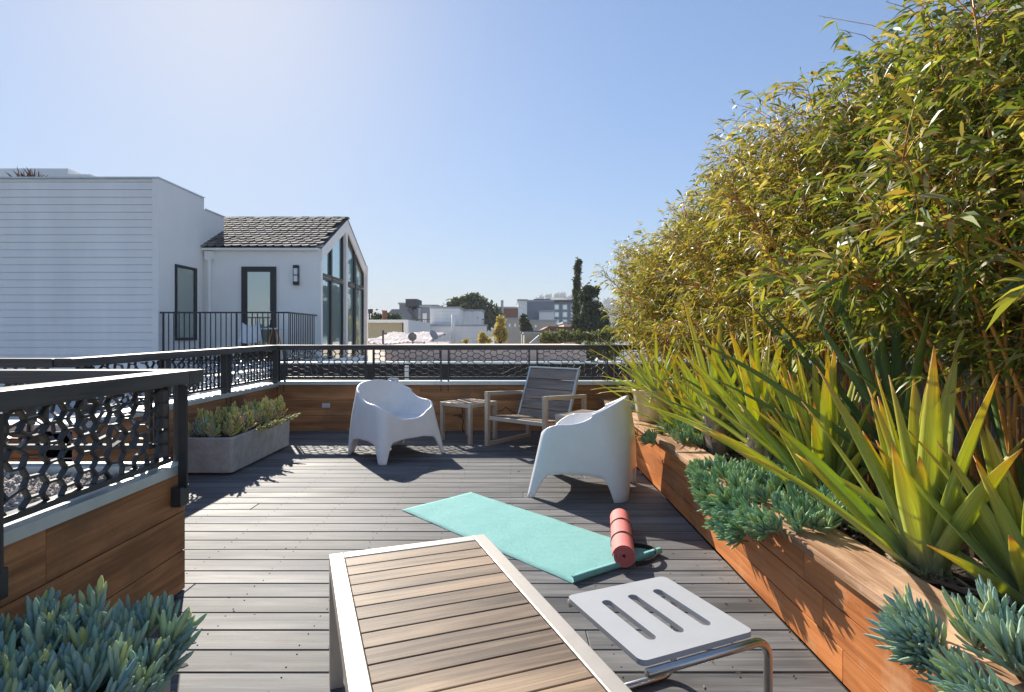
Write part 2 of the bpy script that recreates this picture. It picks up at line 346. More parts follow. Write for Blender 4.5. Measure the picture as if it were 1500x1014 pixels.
_l.new(sky.outputs[0], _v.inputs[0]); _l.new(_d.outputs[0], _v.inputs['Scale']); _l.new(_v.outputs[0], _t.inputs[0])
_l.new(_t.outputs[0], bg.inputs[0]); bg.inputs[1].default_value = .138
sd = bpy.data.lights.new('sun', 'SUN'); sd.energy = 4.3; sd.angle = R(.53); sd.color = (1, .93, .82)
so = bpy.data.objects.new('sun', sd); col.objects.link(so)
sdir = Vector((-math.sin(R(AZ))*math.cos(R(EL)), math.cos(R(AZ))*math.cos(R(EL)), math.sin(R(EL))))
so.rotation_euler = sdir.to_track_quat('Z', 'Y').to_euler()
scene.view_settings.view_transform = 'Standard'; scene.view_settings.look = 'None'; scene.view_settings.exposure = 1.12; scene.view_settings.gamma = 1

# ------------------------------------------------------------------ the deck
m = MB(); g0 = 2.0154; pitch = .14495
for k in range(-16, 36):
    y0 = g0+k*pitch+.003; y1 = y0+pitch-.006
    if y0 > 7.12: continue
    if y1 > 7.12: y1 = 7.115
    xl = -1.53; xs = []
    if 2.72 < y1 and y0 < 3.86: xl = -7.5
    elif y0 > 3.8: xl = -2.94
    x = xl; right = 1.135
    joints = sorted([random.uniform(xl+.5, right-.5) for _ in range(1 if random.random() < .55 else 0)])
    e = [xl]+joints+[right]
    for i in range(len(e)-1):
        m.cbox((e[i]+(.001 if i else 0), y0, -.025), (e[i+1]-.001, y1, random.uniform(-.0006, .0006)), .0035)
    j = -7.3
    while j < 1.1:
        if j > xl:
            for yy in (y0+.028, y1-.028):
                xx = j+random.uniform(-.012,.012); rr = .0032
                m.prism([(xx+rr*math.cos(t), yy+rr*math.sin(t)) for t in [i*math.pi/3 for i in range(6)]], -.002, .0012, 1)
        j += .405
struct(m, 'deck', ['deck', 'screw'])
m = MB(); m.box((-7.6,-.5,-.3), (2.9,7.35,-.035)); struct(m, 'deck_substrate', 'darkwall')
m = MB(); m.box((-7.7,-.6,-10), (3.0,7.3,-.32)); o = m.build('roof_terrace_building', 'stucco'); tag(o, 'storeys of the house below the wooden roof deck', 'building')

# ------------------------------------------------------------------ parapet walls
def parapet(name, label, p0, p1, thick, ztop, matn, inward, boards=(.2,.2,.19), cap=True, grp='cedar clad parapet walls'):
    """board-clad wall from p0 to p1 (the face on the deck side runs along them); inward = normal to the deck side"""
    r = empty(name, (0,0,0), 0, label, 'wall', grp)
    p0 = Vector((*p0,0)); p1 = Vector((*p1,0)); d = (p1-p0).normalized(); nn = Vector((*inward,0))
    m = MB(); a = p0-nn*.02; b = p1-nn*.02; c = p1-nn*thick; e = p0-nn*thick
    m.hexa([(*a.xy,-.28),(*b.xy,-.28),(*c.xy,-.28),(*e.xy,-.28),(*a.xy,ztop-.045),(*b.xy,ztop-.045),(*c.xy,ztop-.045),(*e.xy,ztop-.045)]); m.build('wall_core', 'roofm', r)
    m = MB(); z = .004
    L = (p1-p0).length; zz = z
    hs = (ztop-.045-z)/3
    for i in range(3):
        cuts = [0, L] if L < 1.6 else [0, L*random.uniform(.3,.7), L]
        for k in range(len(cuts)-1):
            q0 = p0+d*(cuts[k]+.0008); q1 = p0+d*(cuts[k+1]-.0008)
            m.beam(q0-nn*.01+Vector((0,0,zz+hs/2)), q1-nn*.01+Vector((0,0,zz+hs/2)), .02, hs-.004)
        zz += hs
    m.build('cladding', matn, r, bevel=.0015)
    m = MB(); L = (p1-p0).length; n = max(1, round(L/1.8))
    for k in range(n):
        q0 = p0+d*(L*k/n+.001); q1 = p0+d*(L*(k+1)/n-.001); zc = ztop-.022
        off = nn*(.015-(thick+.03)/2)
        m.beam(q0+off+Vector((0,0,zc)), q1+off+Vector((0,0,zc)), thick+.03, .044)
    m.build('coping', 'zinc', r, bevel=.003)
    return r
parapet('parapet_wall', 'long cedar parapet wall along the far end of the deck behind the furniture', (-2.95,7.12), (3.0,7.12), .2, .625, 'cedar', (0,-1))
parapet('parapet_wall', 'cedar parapet wall on the left behind the concrete trough', (-2.95,3.82), (-2.95,7.12), .2, .605, 'cedarY', (1,0))
parapet('parapet_wall', 'cedar parapet wall seen through the near lattice, running off left', (-7.5,3.82), (-2.97,3.82), .2, .6, 'cedar', (0,-1))
parapet('parapet_wall', 'nearest cedar parapet wall at the left edge with a pale coping', (-1.55,.2), (-1.55,2.68), .085, .605, 'cedarY', (1,0))
parapet('parapet_wall', 'short return of the near parapet beyond the gravel', (-7.5,2.68), (-1.56,2.68), .07, .6, 'cedar', (0,1))
# gravel bed inside the near parapet
m = MB(); m.box((-7.5,-.4,-.28), (-1.66,2.6,.548)); M['gravelbed'] = mat('gravel bed', base=(.42,.36,.3), rough=.95, var=.3, vscale=60, bump=1, bscale=90); o = struct(m, 'gravel_roof', 'gravelbed')
n = 16000; P = np.stack([rng.uniform(-3.6,-1.665,n), rng.uniform(.6,2.59,n), .553+rng.uniform(0,.02,n)], 1)
oc = np.array([[1,0,0],[-1,0,0],[0,1,0],[0,-1,0],[0,0,1],[0,0,-1]])*1.0
V = (P[:,None,:]+oc[None]*rng.uniform(.005,.013,(n,6,1))).reshape(-1,3); b = (np.arange(n)*6)[:,None]
o = nmesh('gravel', V, [np.concatenate([b+np.array(t) for t in [(0,2,4),(2,1,4),(1,3,4),(3,0,4)]])], 'gravel', smooth=False)
tag(o, kind='stuff'); o['label'] = 'tan pea gravel covering the roof inside the near railing'; o['category'] = 'gravel'

# ------------------------------------------------------------------ railings
def lattice(L, z0, z1, seed):
    """honeycomb panel in local x (0..L), z; returns MB centred on y=0"""
    rd = random.Random(seed); m = MB(); cx = .076; ry = .0665
    def node(i, j):                                   # brick-wall indexed honeycomb nodes
        x = i*cx+ (cx*.17 if (i+j) % 2 else -cx*.17); z = j*ry/2
        return x, z
    jit = {}
    zones = [rd.uniform(0, L) for _ in range(3)]
    def P(i, j):
        if (i,j) not in jit:
            x, z = node(i,j)
            zz = min(abs(x-q) for q in zones)
            k = .014 if zz < .16 else .0025
            jit[(i,j)] = (x+rd.uniform(-k,k), z+z0-.01+rd.uniform(-k,k))
        return jit[(i,j)]
    nx = int(L/cx)+3; nz = int((z1-z0)/(ry/2))+4
    def clip(a, b):
        (xa,za),(xb,zb) = a,b; t0,t1 = 0.,1.
        for p, q in ((xa-xb, xa-0),(xb-xa, L-xa),(za-zb, za-z0),(zb-za, z1-za)):
            if abs(p) < 1e-9:
                if q < 0: return None
            else:
                t = q/p
                if p < 0: t0 = max(t0,t)
                else: t1 = min(t1,t)
        if t1-t0 < .04: return None
        return (xa+(xb-xa)*t0, za+(zb-za)*t0), (xa+(xb-xa)*t1, za+(zb-za)*t1)
    for i in range(-1, nx):
        for j in range(-2, nz):
            es = [((i,j),(i,j+1),0 if (i+j)%2 else 1)]
            if (i+j) % 2: es.append(((i,j),(i+1,j),2))
            for a, b, k in es:
                x0 = node(*a)[0]; zz = min(abs(x0-q) for q in zones)
                if zz < .14 and rd.random() < .10: continue
                c = clip(P(*a), P(*b))
                if c is None: continue
                (xa,za),(xb,zb) = c; o = (k-1)*.0008
                d = Vector((xb-xa,0,zb-za)); 
                if d.length < .006: continue
                d.normalize(); e = .003
                m.beam((xa-d.x*e,o,za-d.z*e),(xb+d.x*e,o,zb+d.z*e), .018, .0085, up=(-d.z,0,d.x))
    return m
def railing(label, p0, p1, nn, zt0, zt1, posts, stiles, seeds, matn='railwood', ext=(0,0), zlow=.665, postb=.5, pair=True):
    """posts / stiles: distances along the run; panels fill the gaps between them"""
    p0 = Vector((*p0,0)); p1 = Vector((*p1,0)); d = (p1-p0).normalized(); L = (p1-p0).length; nv = Vector((*nn,0))
    r = empty('metal_railing', (0,0,0), 0, label, 'railing', 'charcoal honeycomb railings')
    zt = lambda s: zt0+(zt1-zt0)*s/L
    m = MB(); a = p0-d*ext[0]; b = p1+d*ext[1]
    m.beam(a+Vector((0,0,zt0-.031)), b+Vector((0,0,zt1-.031)), .12, .062); m.build('top_rail', matn, r, bevel=.004)
    for s in posts:
        m = MB()
        for e in ((-.046, .046) if pair else (0,)):
            q = p0+d*(s+e)+nv*(.045 if pair else .062)
            m.beam(q+Vector((0,0,postb)), q+Vector((0,0,zt(s)-.064)), .012, .06 if pair else .04, up=nn+(0,))
        po = m.build('post', 'rail', r, bevel=.001)
        m = MB(); bh = .075 if pair else .035; q = p0+d*s+nv*((.042 if pair else .048))+Vector((0,0,postb-(.01 if pair else .035)))
        m.beam(q-d*bh, q+d*bh, .05 if pair else .045, .1 if pair else .09)
        m.build('bracket', 'rail', r, bevel=.002)
    for s in stiles:
        m = MB()
        for e in (-.046, .046):
            q = p0+d*(s+e); m.beam(q+Vector((0,0,zlow+.001)), q+Vector((0,0,zt(s)-.064)), .012, .045, up=nn+(0,))
        m.build('stile', 'rail', r, bevel=.001)
    ev = sorted(posts+stiles); gp = .055 if pair else .02
    for k in range(len(ev)-1):
        s0 = ev[k]+gp; s1 = ev[k+1]-gp; z1 = min(zt(s0),zt(s1))-.066
        pr = empty('lattice_panel', p0+d*s0, math.atan2(d.y,d.x)); pr.parent = r
        # bottom bar and lattice are pieces of the panel
        lat = lattice(s1-s0, zlow+.024, z1, seeds+k).build('honeycomb', 'rail', pr)
        m = MB(); m.box((-.002,-.02,zlow), (s1-s0+.002,.02,zlow+.022)); m.build('bottom_bar', 'rail', pr, bevel=.002)
        m = MB(); m.box((0,-.011,zlow+.023), (.008,.011,z1)); m.box((s1-s0-.008,-.011,zlow+.023), (s1-s0,.011,z1)); m.build('side_bar', 'rail', pr)
    return r
railing('long far charcoal railing with honeycomb panels across the end of the deck', (-2.95,7.19), (2.9,7.19), (0,-1), 1.083, 1.083, [.03,2.1,4.2,5.8], [1.14,3.22], 10, ext=(.06,.06), zlow=.66)
railing('left side honeycomb railing above the concrete trough', (-3.02,3.86), (-3.02,7.19), (1,0), 1.047, 1.083, [.08,2.02,3.28], [1.06], 30, matn='railwoodY', ext=(.06,-.065), zlow=.655)
railing('honeycomb railing running off left behind the near one', (-7.4,3.86), (-3.09,3.86), (0,-1), 1.046, 1.046, [.2,2.2,4.2], [1.2,3.2], 40, ext=(0,-.002), zlow=.65)
railing('nearest honeycomb railing at the left edge of the deck', (-1.575,.3), (-1.575,2.64), (1,0), 1.036, 1.036, [.3,1.355,2.3], [], 51, matn='railwoodY', ext=(0,.018), zlow=.622, postb=.5, pair=False)
railing('short honeycomb railing meeting the near one at its corner', (-7.4,2.72), (-1.515,2.72), (0,1), 1.036, 1.036, [.3,2.2,4.0,5.72], [1.2,3.1], 60, ext=(0,0), zlow=.655)

# ------------------------------------------------------------------ raised redwood planter on the right
r = empty('raised_planter', (0,0,0), 0, 'long orange redwood planter box with a plank cap along the right side', 'planter')
m = MB()
for i, (z0, z1) in enumerate(((.003,.115),(.119,.245),(.249,.375))):
    cuts = [0.0, random.uniform(1.5,2.4), random.uniform(3.4,4.4), 7.1]
    for k in range(3): m.box((1.14,cuts[k]+.001,z0), (1.165,cuts[k+1]-.001,z1))
m.build('front_board', 'redwood', r, bevel=.0015)
m = MB(); m.box((2.75,0,-.2), (2.8,7.1,.42)); m.box((1.166,-.05,-.2), (2.8,-.001,.42)); m.build('back_board', 'redwood', r)
m = MB()
ys = [0,1.35,3.12,4.95,7.1]
for k in range(4):
    m.box((1.105,ys[k]+.001,.379), (1.315,ys[k+1]-.001,.42))
m.build('cap_plank', 'capwood', r, bevel=.004)
# soil
n = 60; gx = np.linspace(1.17,2.75,24); gy = np.linspace(0,7.1,90); X,Y = np.meshgrid(gx,gy,indexing='ij')
Z = .365+.018*np.sin(X*9+Y*3)+rng.uniform(-.01,.01,X.shape)
idx = np.arange(24*90).reshape(24,90); q = np.stack([idx[:-1,:-1],idx[1:,:-1],idx[1:,1:],idx[:-1,1:]],-1).reshape(-1,4)
nmesh('soil', np.stack([X,Y,Z],-1).reshape(-1,3), [q], 'soil', r)
n = 5000; P = np.stack([rng.uniform(1.32,2.4,n), rng.uniform(.9,6.9,n), .385+rng.uniform(0,.02,n)],1); D = rng.normal(size=(n,3)); D[:,2] *= .25
V, fs = leaves(P, D, rng.uniform(.04,.13,n), rng.uniform(.006,.014,n), .05)
o = nmesh('leaf_litter', V, fs, 'mulch'); tag(o, 'dead brown bamboo leaves littering the planter soil', 'leaf litter', kind='stuff')

# ------------------------------------------------------------------ white tub chairs
def sm(t): t = max(0., min(1., t)); return t*t*(3-2*t)
def tub_chair(label):
    NSs, NA = (44, 38, 12, 38), 12
    def outline(z):                                   # closed loop at height z, starting mid front going +x, ccw
        k = min(z,.56)/.56; kb = min(z,.74)/.74
        wf = .405-.065*k; wr = .33-.015*kb; yf = -.37+.10*k; yb = .365-.035*kb+.03*math.sin(kb*math.pi)
        rf = .055+.06*k; rr = .10+.17*kb
        C = [(wf,yf,rf),(wr,yb,rr),(-wr,yb,rr),(-wf,yf,rf)]
        P = [Vector((c[0],c[1])) for c in C]; segs = []
        arcs = []
        for i in range(4):
            a = P[i-1]; b = P[i]; c = P[(i+1)%4]; r_ = C[i][2]
            d1 = (b-a).normalized(); d2 = (c-b).normalized(); ang = math.acos(max(-1,min(1,d1.dot(d2)))); t = r_*math.tan(ang/2)
            s = b-d1*t; e = b+d2*t; nrm = Vector((-d1.y,d1.x)); cen = s+nrm*r_
            a0 = math.atan2((s-cen).y,(s-cen).x)
            arcs.append((s,e,[cen+Vector((math.cos(a0+ang*q/NA),math.sin(a0+ang*q/NA)))*r_ for q in range(NA+1)]))
        out = []
        for i in range(4):                            # front straight -> corner i ...
            s = arcs[i-1][1]; e = arcs[i][0]
            for q in range(NSs[i]):
                t = q/NSs[i]; t -= (.65 if i != 2 else 0)*math.sin(2*math.pi*t)/(2*math.pi); out.append((s.lerp(e,t), ('s',i,t,(e-s).length)))
            for q in range(NA): out.append((arcs[i][2][q], ('a',i,q/NA,0)))
        return out
    base = outline(0)
    def top(info, p):
        kind, i, t, L = info
        arm = .54; back = .735
        if kind == 's' and i == 0: e = min(t,1-t)*L; return .385+.075*(1-sm(e/.22))
        if kind == 'a' and i in (0,3): k = t if i == 0 else 1-t; return .46+(arm-.46)*sm(k)
        ls, la, lb = .40, .43, .09                      # side, rear corner and half back, as lengths along the rim
        if kind == 's' and i == 2: wv = (ls+la+lb*(1-abs(2*t-1)))
        elif kind == 'a': wv = ls+la*(t if i == 1 else 1-t)
        else: wv = ls*(t if i == 1 else 1-t)
        q = wv/(ls+la+lb); return arm+.012*sm(q*3)+(back-arm-.012)*sm((q-.16)/.70)
    def bot(info):
        kind, i, t, L = info
        if kind == 'a': return 0.0
        s = min(t,1-t)*L; Hh = {0:.2,1:.185,2:.17,3:.185}[i]; q = max(0,min(1,s/.065))
        return Hh*(1-(1-q)**2.2)*.86+Hh*.14*min(1,s/.2)
    N = len(base); tops = [top(b[1], b[0]) for b in base]; bots = [bot(b[1]) for b in base]
    for _ in range(14): tops = [(tops[i-1]+2*tops[i]+tops[(i+1)%N])/4 for i in range(N)]
    cache = {}
    def at(i, z):
        key = round(z,4)
        if key not in cache: cache[key] = outline(z)
        return cache[key][i][0]
    cen = Vector((0,-.02)); V = []; rows = []
    def ring(fn): rows.append([len(V)+i for i in range(N)]); V.extend([fn(i) for i in range(N)])
    def inset(i, z, d):
        p = at(i,z); a = at((i-1)%N,z); b = at((i+1)%N,z); tg = (b-a).normalized(); nn = Vector((-tg.y,tg.x)); q = p+nn*d; return (q.x,q.y,z)
    ring(lambda i: tuple(cen*.9+at(i,.33)*.1)+(.335,))
    ring(lambda i: inset(i, max(.335,bots[i]+.05), .05))
    ring(lambda i: inset(i, max(.30,bots[i]+.03)*.5+bots[i]*.5, .03))
    ring(lambda i: inset(i, bots[i]+.004, .026))
    ring(lambda i: inset(i, bots[i], .02)); ring(lambda i: inset(i, bots[i], .004))
    for k in range(15):
        u = k/14; ring(lambda i: (*at(i, bots[i]+.004+(tops[i]-.008-bots[i]-.004)*u), bots[i]+.004+(tops[i]-.008-bots[i]-.004)*u))
    ring(lambda i: inset(i, tops[i]-.001, .005)); ring(lambda i: inset(i, tops[i], .012)); ring(lambda i: inset(i, tops[i]-.002, .021)); ring(lambda i: inset(i, tops[i]-.009, .026))
    def bowl(i, q):
        zt = tops[i]-.009; p = Vector(inset(i, zt, .026)[:2]); o_ = at(i,.385)-cen; ph = math.atan2(o_.y/.34, o_.x/.35)
        ex = lambda c: math.copysign(abs(c)**.72, c)
        e = cen+Vector((math.cos(ph)*.26, math.sin(ph)*.25))
        ze = .372-.0; a = (1-q)**2; b = 2*q*(1-q); c = q*q
        mid = p.lerp(e,.35); x = p*a+mid*b+e*c; z = zt*a+.38*b+ze*c
        return (x.x, x.y, z)
    for q in (.15,.3,.45,.6,.75,.9,1.0): ring(lambda i: bowl(i,q))
    for k in (.8,.55,.3,.1): ring(lambda i: (*(cen+(Vector(bowl(i,1)[:2])-cen)*k), .372-.014*(1-k*k)))
    fs = [(rows[r_][i], rows[r_][(i+1)%N], rows[r_+1][(i+1)%N], rows[r_+1][i]) for r_ in range(len(rows)-1) for i in range(N)]
    m = MB(); m.add(V, fs)
    m.add([V[i] for i in rows[-1]], [tuple(range(N))]); m.add([V[i] for i in rows[0]], [tuple(range(N))[::-1]])
    o = m.build('tub_chair', 'white', smooth=True)
    return tag(o, label, 'armchair', 'white moulded tub armchairs')
c1 = tub_chair('white moulded tub armchair on the left, facing right in front of the far parapet')
c1.location = (-1.21,5.76,0); c1.rotation_euler = (0,0,R(48))
c2 = c1.copy(); col.objects.link(c2); c2['label'] = 'white moulded tub armchair on the right, seen from its side against the planter'
c2.location = (.575,4.46,0); c2.rotation_euler = (0,0,R(-108))

# ------------------------------------------------------------------ wooden slat armchair
uu = Vector((.776,-.63,0)); ang = math.atan2(uu.y, uu.x)
r = empty('slat_armchair', (-.30,6.17,0), ang, 'weathered teak slat armchair with a square metal frame near the far parapet', 'armchair')
Wc, Dc = .82, .78; t = .045
def bar(m, p, q, w=.045, h=.035, up=(0,0,1)): m.beam(p, q, w, h, up)
for x in (t/2, Wc-t/2):
    m = MB(); ux = (1,0,0)
    bar(m, (x,.0225,.0), (x,.0225,.55), .045, t, ux); bar(m, (x,Dc-.0225,.0), (x,Dc-.0225,.51), .045, t, ux)
    m.beam((x,.0455,.0205), (x,Dc-.0455,.0205), t, .04); m.beam((x,-.0005,.572), (x,Dc,.53), t, .04)
    m.build('side_frame', 'champagne', r, bevel=.002)
m = MB(); m.beam((.046,.03,.305), (Wc-.046,.03,.305), .035, .04); m.beam((.06,.05,.3), (.06,.56,.25), .03, .035); m.beam((Wc-.06,.05,.3), (Wc-.06,.56,.25), .03, .035)
m.beam((.046,.58,.24), (Wc-.046,.58,.24), .035, .035); m.build('seat_frame', 'champagne', r, bevel=.002)
m = MB()
for k in range(5):
    y = .055+k*.1; z = .322-(y)*.085
    m.beam((.046,y+.046,z), (Wc-.046,y+.046,z-.0), .09, .018, up=(0,.085,1))
m.build('seat', 'teak', r, bevel=.003)
# back, tilted
bd = Vector((0,.235,.56)).normalized(); b0 = Vector((0,.50,.255)); bl = .61
m = MB(); tn = Vector((0,bd.z,-bd.y))
for x in (.075, Wc-.075): m.beam(b0+Vector((x,0,0)), b0+Vector((x,0,0))+bd*bl, .022, .035, up=tn)
m.beam(b0+Vector((.064,0,0))+bd*(bl+.009), b0+Vector((Wc-.064,0,0))+bd*(bl+.009), .035, .017, up=bd); m.build('back_frame', 'zinc', r, bevel=.002)
m = MB(); hp = (bl-.005)/5
for k in range(5):
    c = b0+bd*(hp*(k+.5)); m.beam(c+Vector((.088,0,0)), c+Vector((Wc-.088,0,0)), .02, hp-.007, up=bd)
m.build('backrest', 'greyteak', r, bevel=.003)

# ------------------------------------------------------------------ side tables
def side_table(label, loc, rz, wx=.47, wy=.47, topm='teak'):
    r = empty('side_table', loc, rz, label, 'side table', 'square slat side tables')
    h = .44; t = .04
    for x in (t/2, wx-t/2):
        for y in (t/2, wy-t/2):
            m = MB(); m.box((x-t/2,y-t/2,0), (x+t/2,y+t/2,h-.041)); m.build('leg', 'champagne', r, bevel=.002)
    m = MB(); m.box((0,0,h-.04),(wx,.04,h)); m.box((0,wy-.04,h-.04),(wx,wy,h)); m.box((0,.0405,h-.04),(.04,wy-.0405,h)); m.box((wx-.04,.0405,h-.04),(wx,wy-.0405,h)); m.build('table_frame', 'champagne', r, bevel=.002)
    m = MB(); n = 6; g = (wy-.082)/n
    for k in range(n): m.box((.041,.041+k*g+.003,h-.02),(wx-.041,.041+(k+1)*g-.003,h-.002))
    m.build('slats', topm, r, bevel=.0015)
    return r
side_table('small square slat table beside the left white tub chair', (-.459,6.226,0), R(52))
side_table('small square slat table half hidden behind the right white tub chair', (.416,5.47,0), ang)

# ------------------------------------------------------------------ foreground low table
ta = .362
r = empty('low_table', (-.633,1.956,0), ta, 'large low table with weathered slat top and pale metal frame in the foreground', 'table')
wx, L, h, fw = .565, 1.35, .444, .048
m = MB(); m.box((0,-L,h-.05),(fw,0,h)); m.box((wx-fw,-L,h-.05),(wx,0,h)); m.box((fw+.0005,-fw,h-.05),(wx-fw-.0005,0,h)); m.box((fw+.0005,-L,h-.05),(wx-fw-.0005,-L+fw,h)); m.build('table_frame', 'champagne', r, bevel=.003)
for x in (0, wx-.045):
    for y in (-.045, -L):
        m = MB(); m.box((x,y,0),(x+.045,y+.045,h-.051)); m.build('leg', 'champagne', r, bevel=.002)
m = MB(); y = -fw-.002
while y-.0745 > -L+fw:
    m.box((fw+.002,y-.0695,h-.026),(wx-fw-.002,y,h-.003)); y -= .0745
m.build('slats', 'teak', r, bevel=.002)
m = MB(); m.box((.06,-.3,h-.048),(wx-.06,-.26,h-.0275)); m.box((.06,-1.0,h-.048),(wx-.06,-.96,h-.0275)); m.build('batten', 'champagne', r)

# ------------------------------------------------------------------ slotted stool with tube frame
sa = math.atan2(1.97-1.816, .535-.175)
r = empty('footstool', (.175,1.816,0), sa, 'pale metal footstool with three slots on a bent stainless tube frame', 'stool')
w_, d_, h = .385, .4, .365
def rslot(x0,x1,y0,y1,rad,n=8,ccw=True):
    pts = []
    for cx_, cy_, a0 in ((x1-rad,y1-rad,0),(x0+rad,y1-rad,90),(x0+rad,y0+rad,180),(x1-rad,y0+rad,270)):
        for k in range(n+1): a = R(a0+90*k/n); pts.append((cx_+rad*math.cos(a), cy_+rad*math.sin(a)))
    return pts
import bmesh
bm = bmesh.new(); loops = [rslot(0,w_,-d_,0,.022)]+[rslot(x-.016,x+.016,-d_+.075,-.075,.0158) for x in (.095,.1925,.29)]
ed = []
for lp in loops:
    vs = [bm.verts.new((x,y,h-.016)) for x,y in lp]
    ed += [bm.edges.new((vs[i],vs[(i+1)%len(vs)])) for i in range(len(vs))]
bmesh.ops.triangle_fill(bm, use_beauty=True, use_dissolve=False, edges=ed)
# drop faces inside the slots
for f in list(bm.faces):
    c = f.calc_center_median()
    if any(abs(c.x-x) < .0155 and -d_+.078 < c.y < -.078 for x in (.095,.1925,.29)): bm.faces.remove(f)
ext = bmesh.ops.extrude_face_region(bm, geom=list(bm.faces))
bmesh.ops.translate(bm, vec=(0,0,.016), verts=[v for v in ext['geom'] if isinstance(v, bmesh.types.BMVert)])
bmesh.ops.recalc_face_normals(bm, faces=bm.faces)
me = bpy.data.meshes.new('seat'); bm.to_mesh(me); bm.free(); me.materials.append(M['alu']); o = bpy.data.objects.new('seat', me); col.objects.link(o); o.parent = r
bv = o.modifiers.new('bevel','BEVEL'); bv.width = .003; bv.segments = 2; bv.limit_method = 'ANGLE'; bv.angle_limit = R(50)
def bent(y, sgn):
    pts = [(-.0, y, h-.03)]
    rb = .05; xr = w_+.045; zb = .011; zt = h-.03
    pts = [(.012,y,zt)]+[(xr-rb+rb*math.sin(R(a)), y, zt-rb+rb*math.cos(R(a))) for a in range(0,91,10)]
    pts += [(xr-rb+rb*math.cos(R(a)), y, zb+rb-rb*math.sin(R(a))) for a in range(0,91,10)]+[(-.02,y,zb)]
    return pts
for y in (.006, -d_-.006):
    m = MB(); m.tube(bent(y,1), .0125, 14); m.build('tube_leg', 'steel', r, smooth=True)
m = MB(); m.tube([(-.02,.019,.011),(-.02,-d_-.019,.011)], .0115, 12)
m.build('floor_bar', 'steel', r, smooth=True)

# ------------------------------------------------------------------ yoga mats
A = Vector((-.759,3.881)); B = Vector((-.313,4.32)); C = Vector((.865,3.048)); Dd = Vector((.3405,2.685))
nu, nv = 70, 14; V = []; 
for i in range(nu+1):
    u = i/nu; p = A.lerp(Dd,u); q = B.lerp(C,u)
    s = (q-p).normalized(); dl = (Dd-A).normalized()
    for j in range(nv+1):
        v = j/nv; x = p.lerp(q, v); z = .005+.0016*math.sin(u*31+v*2)*math.sin(u*9)+.0012*math.sin(v*8+u*13)
        e = max(0,(u-.955)/.045)
        if e > 0:                                     # the near end curls up
            aa = e*math.pi*1.1; rc = .014; x = x-dl*(e*.045*1.73*1.0)+dl*(rc*math.sin(aa)); z += rc*(1-math.cos(aa))
        V.append((x.x,x.y,z))
fs = [(i*(nv+1)+j,(i+1)*(nv+1)+j,(i+1)*(nv+1)+j+1,i*(nv+1)+j+1) for i in range(nu) for j in range(nv)]
m = MB(); m.add(V, fs); o = m.build('yoga_mat', 'teal', smooth=True); sl = o.modifiers.new('s','SOLIDIFY'); sl.thickness = .005; sl.offset = -1
tag(o, 'teal yoga mat unrolled flat on the deck, its near end curled', 'yoga mat')
# pink rolled mat: spiral cross-section
p0 = Vector((.575,2.90,0)); p1 = Vector((.672,3.52,0)); ax = (p1-p0); Lr = ax.length; ax.normalize()
r = empty('rolled_yoga_mat', (p0.x,p0.y,.066), math.atan2(ax.y,ax.x), 'pink yoga mat rolled up with black bands, lying on the teal one', 'yoga mat')
m = MB(); ns = 260; V = []; turns = 6; th = .0026
for k in range(ns+1):
    a = turns*2*math.pi*k/ns; rr = .007+.049*k/ns
    for dr in (0, th*1.9):
        for x in (0, Lr): V.append((x, (rr+dr)*math.cos(-a), (rr+dr)*math.sin(-a)))
fs = []
for k in range(ns):
    a = k*4; b = a+4; fs += [(a,b,b+1,a+1),(a+2,a+3,b+3,b+2),(a,a+2,b+2,b),(a+1,b+1,b+3,a+3)]
fs += [(ns*4,ns*4+2,ns*4+3,ns*4+1)]
m.add(V, fs); m.build('roll', 'pink', r, smooth=False)
for x in (.2,.43):
    m = MB(); m.lathe([(.0632,-.007),(.0655,-.007),(.0655,.007),(.0632,.007),(.0632,-.007)], 40)
    o = m.build('band', 'black', r, smooth=True); o.rotation_euler = (0,R(90),0); o.location = (x,0,-.0015)
m = MB(); pts = []
for k in range(17):                                   # carrying strap looped on the mat
    a = math.pi*k/16; pts.append((.16+.13*math.cos(a), -.06-.12*math.sin(a), -.045+.012*math.sin(a)))
for k in range(16): m.beam(pts[k], pts[k+1], .003, .026)
m.build('strap', 'black', r)

# ------------------------------------------------------------------ planters with succulents
def succulent(name, label, spots, lmat, L=(.05,.085), Rd=(.0045,.0065), nl=(13,22), stemh=.05, tilt=.35, cat='succulent', el0=24):
    """spots: (x,y,z, outward lean vector) of each sprig"""
    Ps=[];Ds=[];Ls=[];Rs=[];Bs=[]; m = MB()
    for (x,y,z,lean) in spots:
        ax = Vector(lean)+Vector((random.gauss(0,tilt*.5),random.gauss(0,tilt*.5),1)); ax.normalize()
        hh = stemh*random.uniform(.6,1.5); b = Vector((x,y,z)); tip = b+ax*hh
        m.tube([b-ax*.02, b+ax*hh*.5+Vector((0,0,-.004)), tip], [.004,.0035,.003], 5)
        k = random.randint(*nl); sc = random.uniform(.75,1.15)
        o1 = ax.orthogonal().normalized(); o2 = ax.cross(o1)
        for i in range(k):
            f = i/k; th = i*2.4+random.uniform(-.2,.2); out = (o1*math.cos(th)+o2*math.sin(th))
            el = R(el0+(82-el0)*f**.8+random.uniform(-9,9)); d = out*math.cos(el)*.9+ax*math.sin(el)
            p = b.lerp(tip, .25+.75*f)
            Ps.append(p); Ds.append(d); Ls.append(random.uniform(*L)*sc*(1-.25*f)); Rs.append(random.uniform(*Rd)*sc); Bs.append(ax*.28)
    V, fs = spindles(np.array(Ps), np.array(Ds), np.array(Ls), np.array(Rs), np.array(Bs))
    o = nmesh(name, V, fs, lmat); tag(o, label, cat)
    st = m.build('stem', 'stem', o, smooth=True)
    return o
